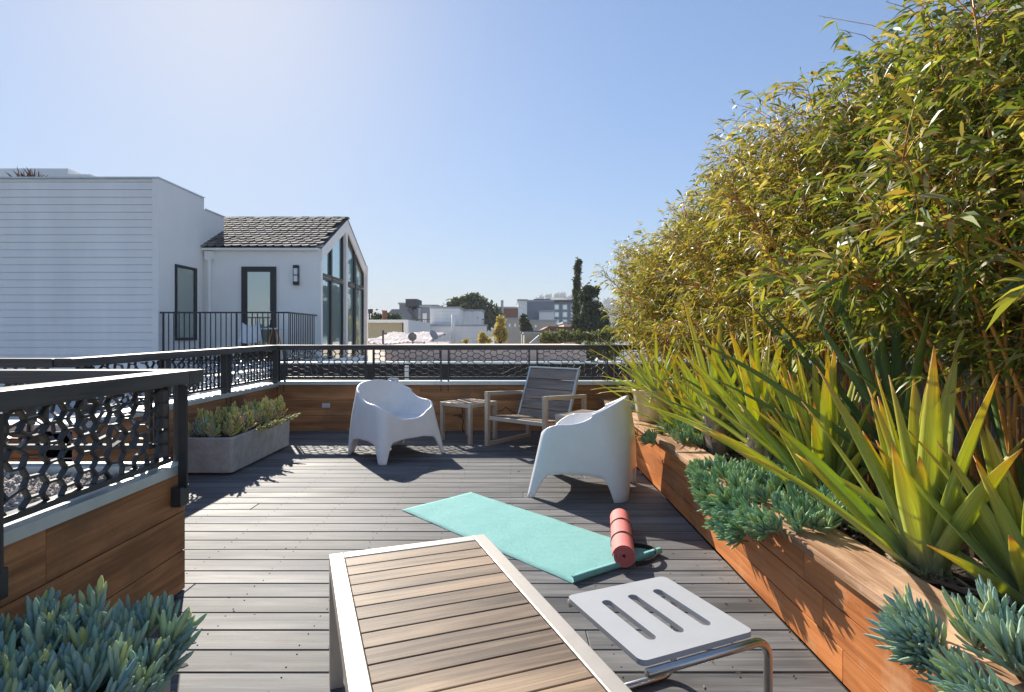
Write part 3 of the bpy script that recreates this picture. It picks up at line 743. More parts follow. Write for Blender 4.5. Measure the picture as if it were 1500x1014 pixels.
def trough(label, x0,x1,y0,y1,h, wall=.035):
    r = empty('concrete_trough', ((x0+x1)/2,(y0+y1)/2,0), 0, label, 'planter', 'rough concrete troughs')
    a, b = (x1-x0)/2, (y1-y0)/2
    def oct_(a,b,c): return [(a,-b+c),(a,b-c),(a-c,b),(-a+c,b),(-a,b-c),(-a,-b+c),(-a+c,-b),(a-c,-b)]
    rings = [(oct_(a*.96,b*.985,.02),.02),(oct_(a,b,.02),h-.01),(oct_(a-.006,b-.006,.018),h),(oct_(a-wall,b-wall,.015),h),(oct_(a-wall-.01,b-wall-.01,.015),h-.09)]
    V = [(x+rng.uniform(-.0015,.0015),y+rng.uniform(-.0015,.0015),z) for rr,z in rings for x,y in rr]
    fs = [(i*8+j,i*8+(j+1)%8,(i+1)*8+(j+1)%8,(i+1)*8+j) for i in range(4) for j in range(8)]+[tuple(range(8))[::-1]]
    m = MB(); m.add(V, fs); m.build('trough_body', 'concrete', r, bevel=.004)
    m = MB(); m.prism(oct_(a-wall-.006,b-wall-.006,.015), h-.2, h-.035); m.build('soil', 'soil', r)
    m = MB(); m.box((-a*.7,-b*.8,0),(a*.7,-b*.7,.02)); m.box((-a*.7,b*.7,0),(a*.7,b*.8,.02)); m.build('foot', 'concrete', r)
    return r
trough('long weathered concrete trough by the left parapet', -2.87,-2.40,4.85,6.13,.322)
trough('concrete trough of blue succulents in the bottom left corner', -1.51,-1.0,.45,1.69,.3)
U = random.uniform
sp = [(U(-1.5,-1.0),U(1.0,1.69),.275,(0,0,0)) for _ in range(120)]
sp += [(-1.0+U(-.02,.01),U(1.15,1.68),.27-U(0,.09),(U(.2,.5),0,0)) for _ in range(26)]+[(U(-1.45,-1.02),1.69+U(-.03,.01),.29,(0,U(.1,.4),0)) for _ in range(12)]
succulent('blue_chalksticks', 'dense blue green finger succulents filling the bottom left trough', sp, 'chalk', L=(.05,.095), Rd=(.0065,.0095), stemh=.06, tilt=.32, el0=46, nl=(9,16))
sp = [(U(-2.83,-2.44),U(4.9,6.08),.29,(0,0,0)) for _ in range(110)]
succulent('blue_chalksticks', 'blue green succulents in the middle of the left concrete trough', [s for s in sp if U(0,1) < .55], 'chalk', L=(.06,.1), Rd=(.007,.01), stemh=.1, el0=35)
sp = [(U(-2.83,-2.42),U(4.9,6.08),.3,(0,0,0)) for _ in range(170)]+[(-2.42,U(5.2,6.0),.31,(1.2,0,-.6)) for _ in range(12)]+[(U(-2.6,-2.42),U(5.6,6.05),.33,(0,0,0)) for _ in range(30)]
succulent('stonecrop', 'yellow green and pinkish stonecrop spilling from the left concrete trough', sp, 'sedum', L=(.035,.06), Rd=(.006,.009), stemh=.15, nl=(12,18))
# trailing patches on the redwood planter
def patch(y0,y1,n,x0=1.12,x1=1.5,hang=.15):
    s = []
    for _ in range(n):
        y = U(y0,y1); e = 1-abs((y-(y0+y1)/2)/((y1-y0)/2))**2
        s.append((U(x0+.03*(1-e),x1),y,.40+U(0,.03),(U(-.5,0),0,0)))
    for _ in range(int(n*.75)):
        y = U(y0,y1); e = max(0,1-abs((y-(y0+y1)/2-.0)/((y1-y0)/2))**2); q = U(0,1)*e
        s.append((1.085-U(0,.05)-.02*q,y,.42-hang*q,(U(-1.3,-.6),U(-.4,.2),-.75*q)))
    return s
succulent('blue_chalksticks', 'blue green finger succulents spilling over the middle of the redwood planter', patch(2.22,3.2,135,x1=1.6,hang=.17), 'chalkg', L=(.045,.075), Rd=(.0055,.0078), tilt=.5, el0=32)
succulent('blue_chalksticks', 'long fingered blue succulents over the planter edge in the bottom right corner', patch(.95,1.5,60,x0=1.14,x1=1.5,hang=.13), 'chalk', L=(.06,.1), Rd=(.0045,.0065), tilt=.5, el0=35)
succulent('blue_chalksticks', 'small patch of succulents on the planter in front of the glazed pot', patch(4.0,4.75,34,x0=1.2,x1=1.4,hang=.03)[:40], 'chalkg', L=(.045,.075), Rd=(.005,.0065), tilt=.5)
succulent('blue_chalksticks', 'little far clump of succulents on the planter behind the glazed pot', [(U(1.16,1.32),U(5.75,6.15),.41,(-.2,0,0)) for _ in range(16)], 'chalk', L=(.045,.075), Rd=(.005,.0065), tilt=.5)

# glazed pot
r = empty('glazed_pot', (1.33,5.2,.421), 0, 'cream glazed round pot standing on the redwood planter', 'pot')
m = MB(); m.lathe([(0,0),(.155,0),(.165,.006),(.185,.08),(.205,.19),(.218,.262),(.226,.27),(.228,.285),(.22,.29),(.208,.285),(.2,.24)], 44); m.build('pot_body', 'glaze', r, smooth=True)
m = MB(); m.lathe([(0,.25),(.203,.248)], 30); m.build('soil', 'soil', r)

# ------------------------------------------------------------------ big sword-leaved plants
def sword_plant(label, loc, nleaf, Lr, Wr, bias=(-.55,-.1), el=(28,85), lmat='sword', dry=0, dryh=.3, seed=0, curve=.25, group='sword leaved plants along the planter'):
    rd = random.Random(seed); V=[];Fq=[];UVs=[]; ns=11
    r = empty('sword_plant', loc, 0, label, 'plant', group)
    for i in range(nleaf):
        f = i/nleaf; az = i*2.399+rd.uniform(-.3,.3); e = R(el[0]+(el[1]-el[0])*f**.75+rd.uniform(-7,7))
        L = rd.uniform(*Lr)*(1-.15*abs(f-.5)); Wd = rd.uniform(*Wr)
        d = Vector((math.cos(az)*math.cos(e)+bias[0]*.55*(1-.3*f), math.sin(az)*math.cos(e)+bias[1]*.55, math.sin(e))).normalized()
        s = d.cross(Vector((0,0,1))); 
        if s.length < .05: s = Vector((math.cos(az+1.57), math.sin(az+1.57), 0))
        s.normalize()
        tw = rd.uniform(-.5,.5); nrm = s.cross(d); s = (s*math.cos(tw)+nrm*math.sin(tw)).normalized()
        p = Vector((math.cos(az)*.025*(1-f), math.sin(az)*.025*(1-f), -.02+dryh*(dry>0)*(.5+.5*f))); b = len(V); cv = curve*rd.uniform(.2,1.3)
        for k in range(ns):
            t = k/(ns-1); dd = (d+Vector((0,0,-cv*t*t))).normalized()
            if k: p = p+dd*L/(ns-1)
            wt = Wd*(.78+.62*math.exp(-(t/.13)**2))*(1 if t < .45 else max(.02, 1-((t-.45)/.55)**1.7)) if t < 1 else .001
            nr = s.cross(dd).normalized(); fold = .30*(1-.3*t)
            for a in (-1,-.5,0,.5,1): V.append(p+s*a*wt*.5+nr*(abs(a)**1.3)*wt*fold); UVs.append(((a+1)/2, t))
        for k in range(ns-1):
            for j in range(4): q = b+k*5+j; Fq.append((q,q+1,q+6,q+5))
    V = np.array([tuple(v) for v in V]); o = nmesh('leaf_rosette', V, [np.array(Fq)], lmat, r, uv=np.array(UVs))
    so = o.modifiers.new('s','SOLIDIFY'); so.thickness = .003
    if dry:
        m = MB(); m.tube([(0,0,-.03),(0,0,dryh*.5),(0,0,dryh)], [.05,.045,.03], 10)
        for i in range(dry):
            az = i*2.4; z = rd.uniform(0,dryh*.6); rr = .045; L = rd.uniform(.18,.34)
            c,s_ = math.cos(az),math.sin(az); w2 = .05
            P = [Vector((c*rr,s_*rr,z-.02)), Vector((c*(rr+.025),s_*(rr+.025),z+L*.5)), Vector((c*(rr+.0+rd.uniform(-.02,.06)),s_*(rr+rd.uniform(-.02,.06)),z+L))]
            sv = Vector((-s_,c,0)); vs = []
            for k,p in enumerate(P): ww = w2*(1,.8,.35)[k]; vs += [p-sv*ww, p+Vector((c,s_,0))*.012, p+sv*ww]
            m.add(vs, [(0,1,4,3),(1,2,5,4),(3,4,7,6),(4,5,8,7)])
        m.build('stem', 'dry', r, smooth=True)
    return r
SP = sword_plant
SP('large lime green sword plant nearest the middle of the planter, leaning over the cap', (1.44,1.97,.37), 25, (.5,.86), (.075,.105), bias=(-.46,.15), el=(46,88), seed=3, dry=0)
SP('broad leaved sword plant rising at the right edge behind the corner succulents', (1.60,1.72,.37), 20, (.45,.75), (.065,.09), bias=(-.6,.05), el=(35,86), seed=5, dry=0)
SP('sword plant with a pale dry trunk behind the middle succulents', (1.47,3.35,.37), 24, (.5,.9), (.055,.085), bias=(-.4,.1), el=(30,84), seed=8, dry=14, dryh=.28)
SP('sword plant with a pale dry trunk next to the small succulent patch', (1.42,3.95,.37), 24, (.5,.9), (.05,.08), bias=(-.4,.1), el=(28,84), seed=9, dry=14, dryh=.3)
SP('narrow leaved yellow green sword plant growing in the glazed pot', (1.33,5.2,.67), 34, (.45,.8), (.03,.045), bias=(-.5,.1), el=(-5,80), seed=12, curve=.35)
SP('low yellow tipped sword plant between pot and trunks', (1.45,4.6,.37), 30, (.45,.8), (.035,.055), bias=(-.4,-.1), el=(15,80), seed=14, curve=.35)
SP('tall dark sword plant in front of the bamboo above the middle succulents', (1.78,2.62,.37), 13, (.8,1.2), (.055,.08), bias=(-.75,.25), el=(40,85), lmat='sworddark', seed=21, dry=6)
SP('slender sword plant between the two dry trunks', (1.62,2.95,.37), 22, (.6,1.0), (.055,.08), bias=(-.5,.15), el=(40,86), seed=23)
SP('far sword plant behind the glazed pot against the railing', (1.5,6.3,.37), 26, (.5,.95), (.03,.045), bias=(-.35,0), el=(30,85), seed=25)
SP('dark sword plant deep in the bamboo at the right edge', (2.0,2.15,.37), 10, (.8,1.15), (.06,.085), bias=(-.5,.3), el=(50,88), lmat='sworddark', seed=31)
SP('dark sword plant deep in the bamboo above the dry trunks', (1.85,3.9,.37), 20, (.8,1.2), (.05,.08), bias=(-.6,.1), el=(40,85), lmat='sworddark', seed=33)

SP('bright lime sword plant just behind the middle succulents', (1.52,2.75,.37), 26, (.5,.85), (.06,.085), bias=(-.45,.15), el=(40,86), seed=41)
SP('short lime sword plant wedged behind the second dry trunk', (1.62,4.25,.37), 26, (.45,.85), (.05,.075), bias=(-.6,.1), el=(20,82), seed=42)
SP('long leaved sword plant over the two dry trunks', (1.72,3.55,.37), 18, (.75,1.1), (.06,.085), bias=(-.55,.2), el=(45,85), seed=43)
SP('leaning sword plant right of the glazed pot', (1.6,4.95,.37), 30, (.5,.95), (.035,.05), bias=(-.45,.1), el=(30,84), seed=44)
# ------------------------------------------------------------------ bamboo hedge
def bamboo(label, cx, cy, rx, ry, top, nclus, ncane, lm, seed, Ls=(.07,.13)):
    rd = random.Random(seed); rg = np.random.default_rng(seed)
    r = empty('bamboo_clump', (cx,cy,.37), 0, label, 'bamboo', 'bamboo clumps forming the hedge')
    canes = []; m = MB(); tw = MB()
    for i in range(ncane):
        a = rd.uniform(0,6.28); q = math.sqrt(rd.random()); bx, by = .28*q*math.cos(a), ry*.8*q*math.sin(a)
        hgt = (top-.37)*rd.uniform(.72,1.0); lean = (rd.uniform(-.8,.45)*rx*.9, rd.uniform(-.5,.5)*ry)
        pts = [Vector((bx+lean[0]*t**1.8, by+lean[1]*t**1.8, hgt*t*(1-.06*t*t))) for t in [k/9 for k in range(10)]]
        canes.append(pts); rr = rd.uniform(.005,.011)
        m.tube(pts, [rr*(1-.75*k/9) for k in range(10)], 6)
        for k in range(1,9):                         # node rings
            p = pts[k]; m.tube([p-Vector((0,0,.004)), p+Vector((0,0,.004))], rr*(1-.75*k/9)*1.25, 6)
    m.build('cane', 'cane', r, smooth=True)
    P=[];D=[];L=[];Wd=[]
    for i in range(nclus):
        pts = rd.choice(canes); t = rd.uniform(.28,1.0)**.8*9; k = min(8,int(t)); p0_ = pts[k].lerp(pts[k+1], t-k)
        a = rd.uniform(0,6.28); hr = rd.uniform(.08,.5); 
        end = p0_+Vector((math.cos(a)*hr*rx*1.2, math.sin(a)*hr*ry*1.3, rd.uniform(-.08,.2)))
        if rd.random() < .35: end.x -= rd.uniform(0,.25)
        rxx = rx*(1.0 if end.z > .6 else .75)
        if end.x < -rxx-.05: end.x = -rxx-rd.uniform(-.12,.1)
        if end.z > top-.37+.02: end.z = top-.37-rd.uniform(0,.25)
        if end.z < .3 and rd.random() < .8: continue
        if i % 3 == 0: tw.tube([p0_, p0_.lerp(end,.5)+Vector((0,0,.03)), end], [.0025,.002,.001], 3, cap=False)
        dv = (end-p0_); dv = dv.normalized() if dv.length > .01 else Vector((0,0,1))
        for j in range(rd.randint(5,9)):
            P.append(end-dv*rd.uniform(0,.09)); dj = dv*.7+Vector((rd.gauss(0,.6),rd.gauss(0,.6),rd.gauss(-.1,.45))); D.append(dj)
            l_ = rd.uniform(*Ls); L.append(l_); Wd.append(l_*rd.uniform(.12,.2))
    for i in range(3 if Ls[1] > .09 else 2):         # long canes arching out of the hedge with open sprays
        b0_ = Vector((-.1,rd.uniform(-.4,.4),.25)); tx = -rx-rd.uniform(.05,.3); tz = rd.uniform(.75,1.75); ty = b0_.y+rd.uniform(-.3,.3)
        cs = [b0_.lerp(Vector((tx,ty,tz)), t)+Vector((0,0,.28*math.sin(t*3.14))) for t in [k/10 for k in range(11)]]
        m2 = MB(); m2.tube(cs, [.009-.0006*k for k in range(11)], 6); m2.build('cane', 'cane', r, smooth=True)
        for k in range(5,11):
            for sgn in range(4):
                e_ = cs[k]+Vector((rd.uniform(-.2,.05),rd.uniform(-.18,.18),rd.uniform(-.05,.16))); tw.tube([cs[k],cs[k].lerp(e_,.5)+Vector((0,0,.02)),e_],[.003,.002,.001],4)
                for j in range(6): P.append(e_.lerp(cs[k],rd.uniform(0,.4))); D.append((e_-cs[k]).normalized()*.8+Vector((rd.gauss(0,.5),rd.gauss(0,.5),rd.gauss(-.1,.4)))); l_ = rd.uniform(.06,.13)*(1 if Ls[1] > .09 else .75); L.append(l_); Wd.append(l_*.16)
    for i in range(5):                               # stray shoots above the top
        pts = rd.choice(canes); b0_ = pts[-1]; e_ = b0_+Vector((rd.uniform(-.2,.1),rd.uniform(-.15,.15),rd.uniform(.08,.26)))
        tw.tube([b0_, b0_.lerp(e_,.5), e_], [.003,.002,.001], 4)
        for j in range(9):
            P.append(b0_.lerp(e_, rd.uniform(.4,1))); D.append(Vector((rd.gauss(-.3,.7),rd.gauss(0,.6),rd.gauss(.2,.5)))); l_=rd.uniform(.09,.16); L.append(l_); Wd.append(l_*.13)
    V, fs = leaves(np.array([tuple(p) for p in P]), np.array([tuple(d) for d in D]), np.array(L), np.array(Wd), .35)
    nmesh('foliage', V, fs, lm, r)
    tw.build('twig', 'cane', r, smooth=True)
    return r
ys = [1.25,1.95,2.65,3.35,4.1,4.85,5.6,6.35,7.05]
nm = ['nearest bamboo clump at the right edge of the picture, dark green', 'second bamboo clump from the right edge with orange canes showing', 'tall bamboo clump above the largest sword plant',
      'bamboo clump at the highest part of the hedge outline left of the tall ones', 'middle bamboo clump above the two dry trunks', 'bamboo clump above the low yellow tipped sword plant',
      'yellowish bamboo clump above the glazed pot', 'yellow green bamboo clump next to the last one', 'farthest bamboo clump, golden, at the end of the planter by the railing']
for i, y in enumerate(ys):
    near = i < 4
    bamboo(nm[i], 2.0 if i < 7 else 1.85, y, .55, .5, [2.35,2.7,2.98,2.9,2.85,2.62,2.56,2.4,2.46][i], [2700,3000,3000,2800,2800,2700,2600,2600,2600][i], [26,24,20,20,18,16,16,14,14][i], 'bamboo' if i < 3 else 'bambooY', 100+i,
           Ls=(.035,.1) if i < 3 else (.035,.078))
# a second, deeper row closes the hedge
for i, y in enumerate([1.6,2.6,3.6,4.6,5.6,6.6]):
    bamboo(['rear bamboo clump at the right edge, half hidden', 'rear bamboo clump seen between the two nearest ones', 'rear bamboo clump in the middle of the hedge','rear bamboo clump behind the dry trunks','rear bamboo clump behind the glazed pot','rear bamboo clump at the far end of the hedge'][i],
           2.55, y, .5, .6, (2.4,2.6,2.7,2.5,2.5,2.5)[i], 1500, 16, 'bamboo', 200+i, Ls=(.05,.11))

# ------------------------------------------------------------------ small things on the far parapet
m = MB(); c = W(478,594,7.1); m.box((c[0]-.05,7.085,c[2]-.028),(c[0]+.05,7.0995,c[2]+.028)); m.box((c[0]-.02,7.078,c[2]-.02),(c[0]+.02,7.0845,c[2]+.02))
m.box((c[0]+.026,7.08,c[2]-.015),(c[0]+.042,7.0845,c[2]+.015)); o = m.build('power_outlet', 'outlet', bevel=.003); tag(o, 'small pale power outlet on the far cedar parapet', 'outlet')
def wpts(l, Y): return [W(x,y,Y) for x,y in l]
m = MB(); m.tube(wpts([(676,590),(678,605),(672,610),(679,615),(677,628),(683,640)],7.07), .007, 6); m.tube(wpts([(664,609),(672,608),(678,611)],7.065), .006, 6)
m.tube(wpts([(725,604),(736,601),(741,596),(748,602),(756,606)],7.07), .005, 6); o = m.build('cable', 'black', smooth=True); tag(o, 'dark cable hanging on the far parapet behind the slat table', 'cable')
m = MB(); m.tube([W(568,558,7.15),W(570,555,7.14),W(575,554,7.14),W(580,556,7.13),W(578,558,7.1)], .012, 8); m.tube([(-1.52,7.13,.64),(-1.47,7.12,.655),(-1.43,7.13,.64)], .02, 8)
o = m.build('hose_coil', 'white', smooth=True); tag(o, 'little white coil of hose lying on the far coping behind the tub chair', 'hose')
M['wet'] = mat('wet wood', base=(.035,.034,.034), rough=.7, spec=.1); M['salt'] = mat('salt rim', base=(.45,.45,.45), rough=.9)
for (px_,py_,rx_,ry_,lb) in ((273,940,.038,.022,'larger dark water stain with a white rim beside the corner trough'),(264,975,.028,.014,'smaller water stain with a white rim beside the corner trough')):
    Y_ = 993.6/(py_-HY); X_ = (px_-HX)/F*Y_; rs_ = [1+.16*math.sin(3*a*.26+px_)+random.uniform(-.12,.12) for a in range(24)]
    m = MB(); m.prism([(X_+rx_*rs_[a]*math.cos(a*.2618),Y_+ry_*rs_[a]*math.sin(a*.2618)) for a in range(24)], .0012, .0022, 0)
    m.prism([(X_+rx_*.9*rs_[a]*math.cos(a*.2618),Y_+ry_*.86*rs_[a]*math.sin(a*.2618)) for a in range(24)], .0023, .003, 1)
    o = m.build('water_stain', ['salt','wet']); tag(o, lb, 'stain', 'water stains on the deck')
# fallen leaves on the deck
n = 110; P = np.stack([1.12-np.abs(rng.normal(0,.45,n)), rng.uniform(1.7,5.4,n), np.full(n,.004)],1); D = rng.normal(size=(n,3)); D[:,2] = 0
V, fs = leaves(P, D, rng.uniform(.01,.026,n), rng.uniform(.003,.007,n), 0); V2, fs2 = leaves(np.stack([rng.uniform(-1.4,1.1,120), g0+pitch*rng.integers(-2,30,120)+rng.normal(0,.02,120), np.full(120,.004)],1), rng.normal(size=(120,3))*[1,1,0], rng.uniform(.006,.016,120), rng.uniform(.002,.005,120), 0); V, fs = merge([(V,fs),(V2,fs2)]); o = nmesh('fallen_leaves', V, fs, 'mulch'); tag(o, 'tiny dry leaves scattered on the deck by the planter', 'leaf litter', kind='stuff')

# ------------------------------------------------------------------ neighbouring white house
bx = -7.19
r = empty('white_house', (0,0,0), 0, 'white neighbouring house with lap siding, shingled gable roof and tall gable windows', 'house')
m = MB(); z = -10.0
m.box((-20,11.53,-10),(bx-.03,13.2,4.40)); m.box((-20,13.2,-10),(bx-.03,14.1,4.15)); m.build('tower_wall', 'stucco', r)
m = MB(); z = .2; pz = .153
while z < 4.36:                                       # lap boards, each leaning out at its foot
    z2 = min(z+pz, 4.37)
    m.hexa([(-20,11.498,z),(bx-.13,11.498,z),(bx-.13,11.53,z),(-20,11.53,z),(-20,11.513,z2-.006),(bx-.13,11.513,z2-.006),(bx-.13,11.53,z2-.006),(-20,11.53,z2-.006)]); z += pz
m.build('siding', 'siding', r)
m = MB(); m.box((bx-.129,11.49,-.5),(bx,11.53,4.40)); m.box((bx-.0295,11.5305,-10),(bx,13.2,4.40)); m.box((bx-.0295,13.2005,-10),(bx,14.1,4.15)); m.build('corner_wall', 'stucco', r)
m = MB(); m.box((-20,11.47,4.401),(bx+.02,13.22,4.43)); m.box((-9,13.221,4.151),(bx+.02,14.12,4.18)); m.build('coping', 'zinc', r)
m = MB(); m.box((-12.1,12.6,4.431),(-9.9,14.5,4.93)); m.box((-9.899,12.6,4.431),(-9.4,14.5,4.80)); m.build('roof_penthouse', 'stucco', r)
# tower side window
m = MB(); y0,y1,z0,z1 = 12.05,12.86,1.1,2.73
m.box((bx+.001,y0,z1-.06),(bx+.03,y1,z1)); m.box((bx+.001,y0,z0),(bx+.03,y1,z0+.06)); m.box((bx+.001,y0,z0+.0605),(bx+.03,y0+.05,z1-.0605)); m.box((bx+.001,y1-.1,z0+.0605),(bx+.03,y1,z1-.0605))
wo = m.build('window', 'dframe', r); m = MB(); m.box((bx+.001,y0+.05,z0+.06),(bx+.012,y1-.1,z1-.06)); m.build('pane', 'doorglass', wo)
# gable wing
X1 = -4.46; ya,yb,ym = 13.2,17.25,15.22; ze,zr = 3.27,4.33
m = MB(); m.box((bx+.001,ya,-10),(X1-.25,ya+.15,ze)); m.box((-9,yb-.15,-10),(X1-.2,yb,ze)); m.build('wall', 'stucco', r)
def rake(y): return ze+(zr-ze)*(1-abs(y-ym)/(ym-ya))
m = MB()                                             # gable end: rake boards and pilasters around the glass
bw = .19
m.hexa([(X1-.25,ya,-10),(X1,ya,-10),(X1,ya+.12,-10),(X1-.25,ya+.12,-10),(X1-.25,ya,ze),(X1,ya,ze),(X1,ya+.12,ze+.05),(X1-.25,ya+.12,ze+.05)])
m.box((X1-.2,yb-.12,-10),(X1+.06,yb+.03,ze+.05)); m.box((X1-.12,ym-.06,.2),(X1+.02,ym+.06,zr-.25))
for s in (-1,1):
    e = ym+s*(ym-ya+.006); p = [(ym,zr),(e,ze),(e,ze-bw-.12),(ym,zr-bw-.1)]
    p = [(y,z_) for y,z_ in p]; V = [(X1-.14,y,z_) for y,z_ in p]+[(X1+.03,y,z_) for y,z_ in p]
    m.add(V, [(0,1,2,3),(7,6,5,4),(0,4,5,1),(1,5,6,2),(2,6,7,3),(3,7,4,0)])
m.build('gable_frame', 'stucco', r)
# glazing with dark bars
cols_ = [(13.32,14.0),(14.07,14.98),(15.40,16.1),(16.2,17.05)]
for (g0_,g1_) in cols_:
    hz = 2.62; lim = lambda y: rake(y)-bw-.10
    for part, (za, zb) in enumerate(((.2,hz-.04),(hz+.04,None))):
        tl, tr_ = (lim(g0_), lim(g1_)) if zb is None else (zb, zb)
        if min(tl,tr_) < za: tl = max(tl,za+.01); tr_ = max(tr_,za+.01)
        m = MB(); V = [(X1-.1,g0_,za),(X1-.1,g1_,za),(X1-.1,g1_,tr_),(X1-.1,g0_,tl),(X1-.06,g0_,za),(X1-.06,g1_,za),(X1-.06,g1_,tr_),(X1-.06,g0_,tl)]
        fw = .05 
        # frame bars
        m.beam((X1-.04,g0_,za),(X1-.04,g0_,tl),.05,fw,up=(0,1,0)); m.beam((X1-.04,g1_,za),(X1-.04,g1_,tr_),.05,fw,up=(0,1,0))
        m.beam((X1-.035,g0_,za),(X1-.035,g1_,za),.05,fw); m.beam((X1-.033,g0_,tl),(X1-.033,g1_,tr_),.05,fw+.01)
        wo = m.build('window', 'dframe', r); m = MB(); m.add(V, [(0,3,2,1),(4,5,6,7),(0,1,5,4),(1,2,6,5),(2,3,7,6),(3,0,4,7)]); m.build('pane', 'glass', wo)
m = MB(); m.box((-9,ya+.2,.1),(X1-.2,yb-.2,.19)); m.build('floor', 'tan', r)
# roof with real shingles
m = MB(); sl = math.hypot(ym-ya,zr-ze); du = Vector((0,(ym-ya)/sl,(zr-ze)/sl)); nv = Vector((0,-du.z,du.y)); rows = 14
for s in (0,1):
    m.add([(-9.2,ya-.08,ze-.04),(X1+.05,ya-.08,ze-.04),(X1+.05,ym,zr+.01),(-9.2,ym,zr+.01)] if s == 0 else [(-9.2,yb+.08,ze-.04),(X1+.05,yb+.08,ze-.04),(X1+.05,ym,zr+.01),(-9.2,ym,zr+.01)], [(0,1,2,3)])
for k in range(rows):
    x = -8.2-(k%2)*.08
    while x < X1-.1:
        wd = random.uniform(.16,.2); p = Vector((0,ya-.1,ze+.0))+du*(k*(sl+.1)/rows); hh = (sl+.1)/rows*1.25; t_ = .022+random.uniform(0,.008)
        a = p+nv*(t_+.018); b = p+du*hh+nv*.012
        xe = min(x+wd, X1+.04); V = [(x,a.y,a.z),(xe,a.y,a.z),(xe,b.y,b.z),(x,b.y,b.z)]+[(x,a.y-nv.y*.02,a.z-nv.z*.02),(xe,a.y-nv.y*.02,a.z-nv.z*.02)]
        cm = (V[0][0]+V[1][0])/2; lo = a-du*.055; hw = (xe-x)*.28; lo2 = Vector((0,nv.y*.025,nv.z*.025))
        V = V[:4]+[(cm-hw,lo.y,lo.z),(cm+hw,lo.y,lo.z),(cm-hw,lo.y-lo2.y,lo.z-lo2.z),(cm+hw,lo.y-lo2.y,lo.z-lo2.z),V[4],V[5]]
        m.add(V, [(0,4,5,1,2,3),(6,7,5,4),(8,6,4,0),(7,9,1,5)]); x += wd+.014
x = -9
while x < X1: m.box((x,ym-.07,zr+.015),(x+.2,ym+.07,zr+.055+random.uniform(0,.012))); x += .21
m.build('roof', 'shingle', r)
m = MB(); m.box((bx+.001,ya-.14,ze-.09),(X1-.02,ya-.001,ze-.035)); m.build('gutter', 'stucco', r, bevel=.01)
m = MB(); m.box((bx+.06,ya-.1,ze-.3),(bx+.25,ya-.002,ze-.11)); m.tube([(bx+.15,ya-.055,ze-.3),(bx+.15,ya-.055,.65)], .045, 10); m.build('downspout', 'stucco', r)
m = MB(); x0,x1,z0,z1 = -6.3,-5.5,.62,2.81
m.box((x0,ya-.05,z0),(x0+.13,ya-.001,z1)); m.box((x1-.13,ya-.05,z0),(x1,ya-.001,z1)); m.box((x0+.1305,ya-.05,z1-.12),(x1-.1305,ya-.001,z1)); m.box((x0+.1305,ya-.05,z0),(x1-.1305,ya-.001,z0+.22))
do = m.build('door', 'dframe', r); m = MB(); m.box((x0+.13,ya-.03,z0+.22),(x1-.13,ya-.01,z1-.12)); m.build('pane', 'doorglass', do)
m = MB(); m.tube([(x1-.1,ya-.09,z0+.95),(x1-.1,ya-.09,z0+1.15)], .012, 8); m.build('handle', 'steel', do)
m = MB(); m.box((-5.08,ya-.1,2.38),(-4.965,ya-.001,2.46)); m.box((-5.08,ya-.1,2.77),(-4.965,ya-.001,2.84)); m.box((-5.08,ya-.025,2.4601),(-4.965,ya-.001,2.7699)); m.box((-5.08,ya-.1,2.6),(-4.965,ya-.03,2.62)); 
for xx in (-5.08,-4.975): m.box((xx,ya-.1,2.4601),(xx+.01,ya-.09,2.7699))
wl = m.build('wall_lamp', 'dframe', r); m = MB(); m.box((-5.065,ya-.088,2.4605),(-4.98,ya-.03,2.5995)); m.box((-5.065,ya-.088,2.6205),(-4.98,ya-.03,2.7695)); m.build('lamp_glass', 'lamp', wl)
m = MB(); m.box((bx+.001,11.48,.45),(X1+.05,ya-.15,.62)); m.build('balcony_floor', 'roofm', r)
# balcony railing
r2 = empty('balcony_railing', (0,0,0), 0, 'thin black vertical bar railing around the balcony of the white house', 'railing')
m = MB(); m.beam((bx,11.56,1.675),(-4.55,11.56,1.675),.05,.03); m.beam((-4.57,11.586,1.675),(-4.57,13.19,1.675),.05,.03); m.beam((bx,11.56,.70),(-4.55,11.56,.70),.03,.025); m.beam((-4.57,11.59,.70),(-4.57,13.19,.70),.03,.025); m.build('top_rail', 'dframe', r2)
m = MB(); x = bx+.06; k = 0
while x < -4.56: m.beam((x,11.56,.62 if k%7==0 else .713),(x,11.56,1.659),.028 if k%7==0 else .016,.03 if k%7==0 else .016,up=(0,1,0)); x += .107; k += 1
y = 11.66
while y < 13.15: m.beam((-4.57,y,.713),(-4.57,y,1.659),.016,.016,up=(0,1,0)); y += .107
m.build('balusters', 'dframe', r2)
# balcony furniture
r2 = empty('shell_chair', (-5.83,12.55,.62), R(20), 'white moulded shell chair on wooden legs on the neighbour balcony', 'chair')
m = MB(); V = []
for i in range(9):
    for j in range(9):
        u,v = i/8-.5, j/8
        yv = -.22+.42*min(v*1.6,1)+ (.10*max(0,v-.6)); zz = .42+.10*(u*2)**2*(.6+.4*v)+ (0 if v < .55 else (v-.55)*.85)
        V.append((u*.46*(1.06 if v < .6 else 1.0-.5*(v-.6)),yv,zz))
m.add(V, [(i*9+j,(i+1)*9+j,(i+1)*9+j+1,i*9+j+1) for i in range(8) for j in range(8)]); o = m.build('seat_shell', 'white', r2, smooth=True); o.modifiers.new('s','SOLIDIFY').thickness = .012
for sx in (-1,1):
    for sy in (-1,1): m = MB(); m.tube([(sx*.12,sy*.12,.41),(sx*.22,sy*.22,0)], .012, 6); m.build('leg', 'teak', r2)
r2 = empty('bistro_table', (-5.25,12.5,.62), 0, 'small round white table on crossed wooden legs on the neighbour balcony', 'table')
m = MB(); m.lathe([(0,.72),(.3,.72),(.31,.735),(.3,.75),(0,.75)], 28); m.build('tabletop', 'white', r2)
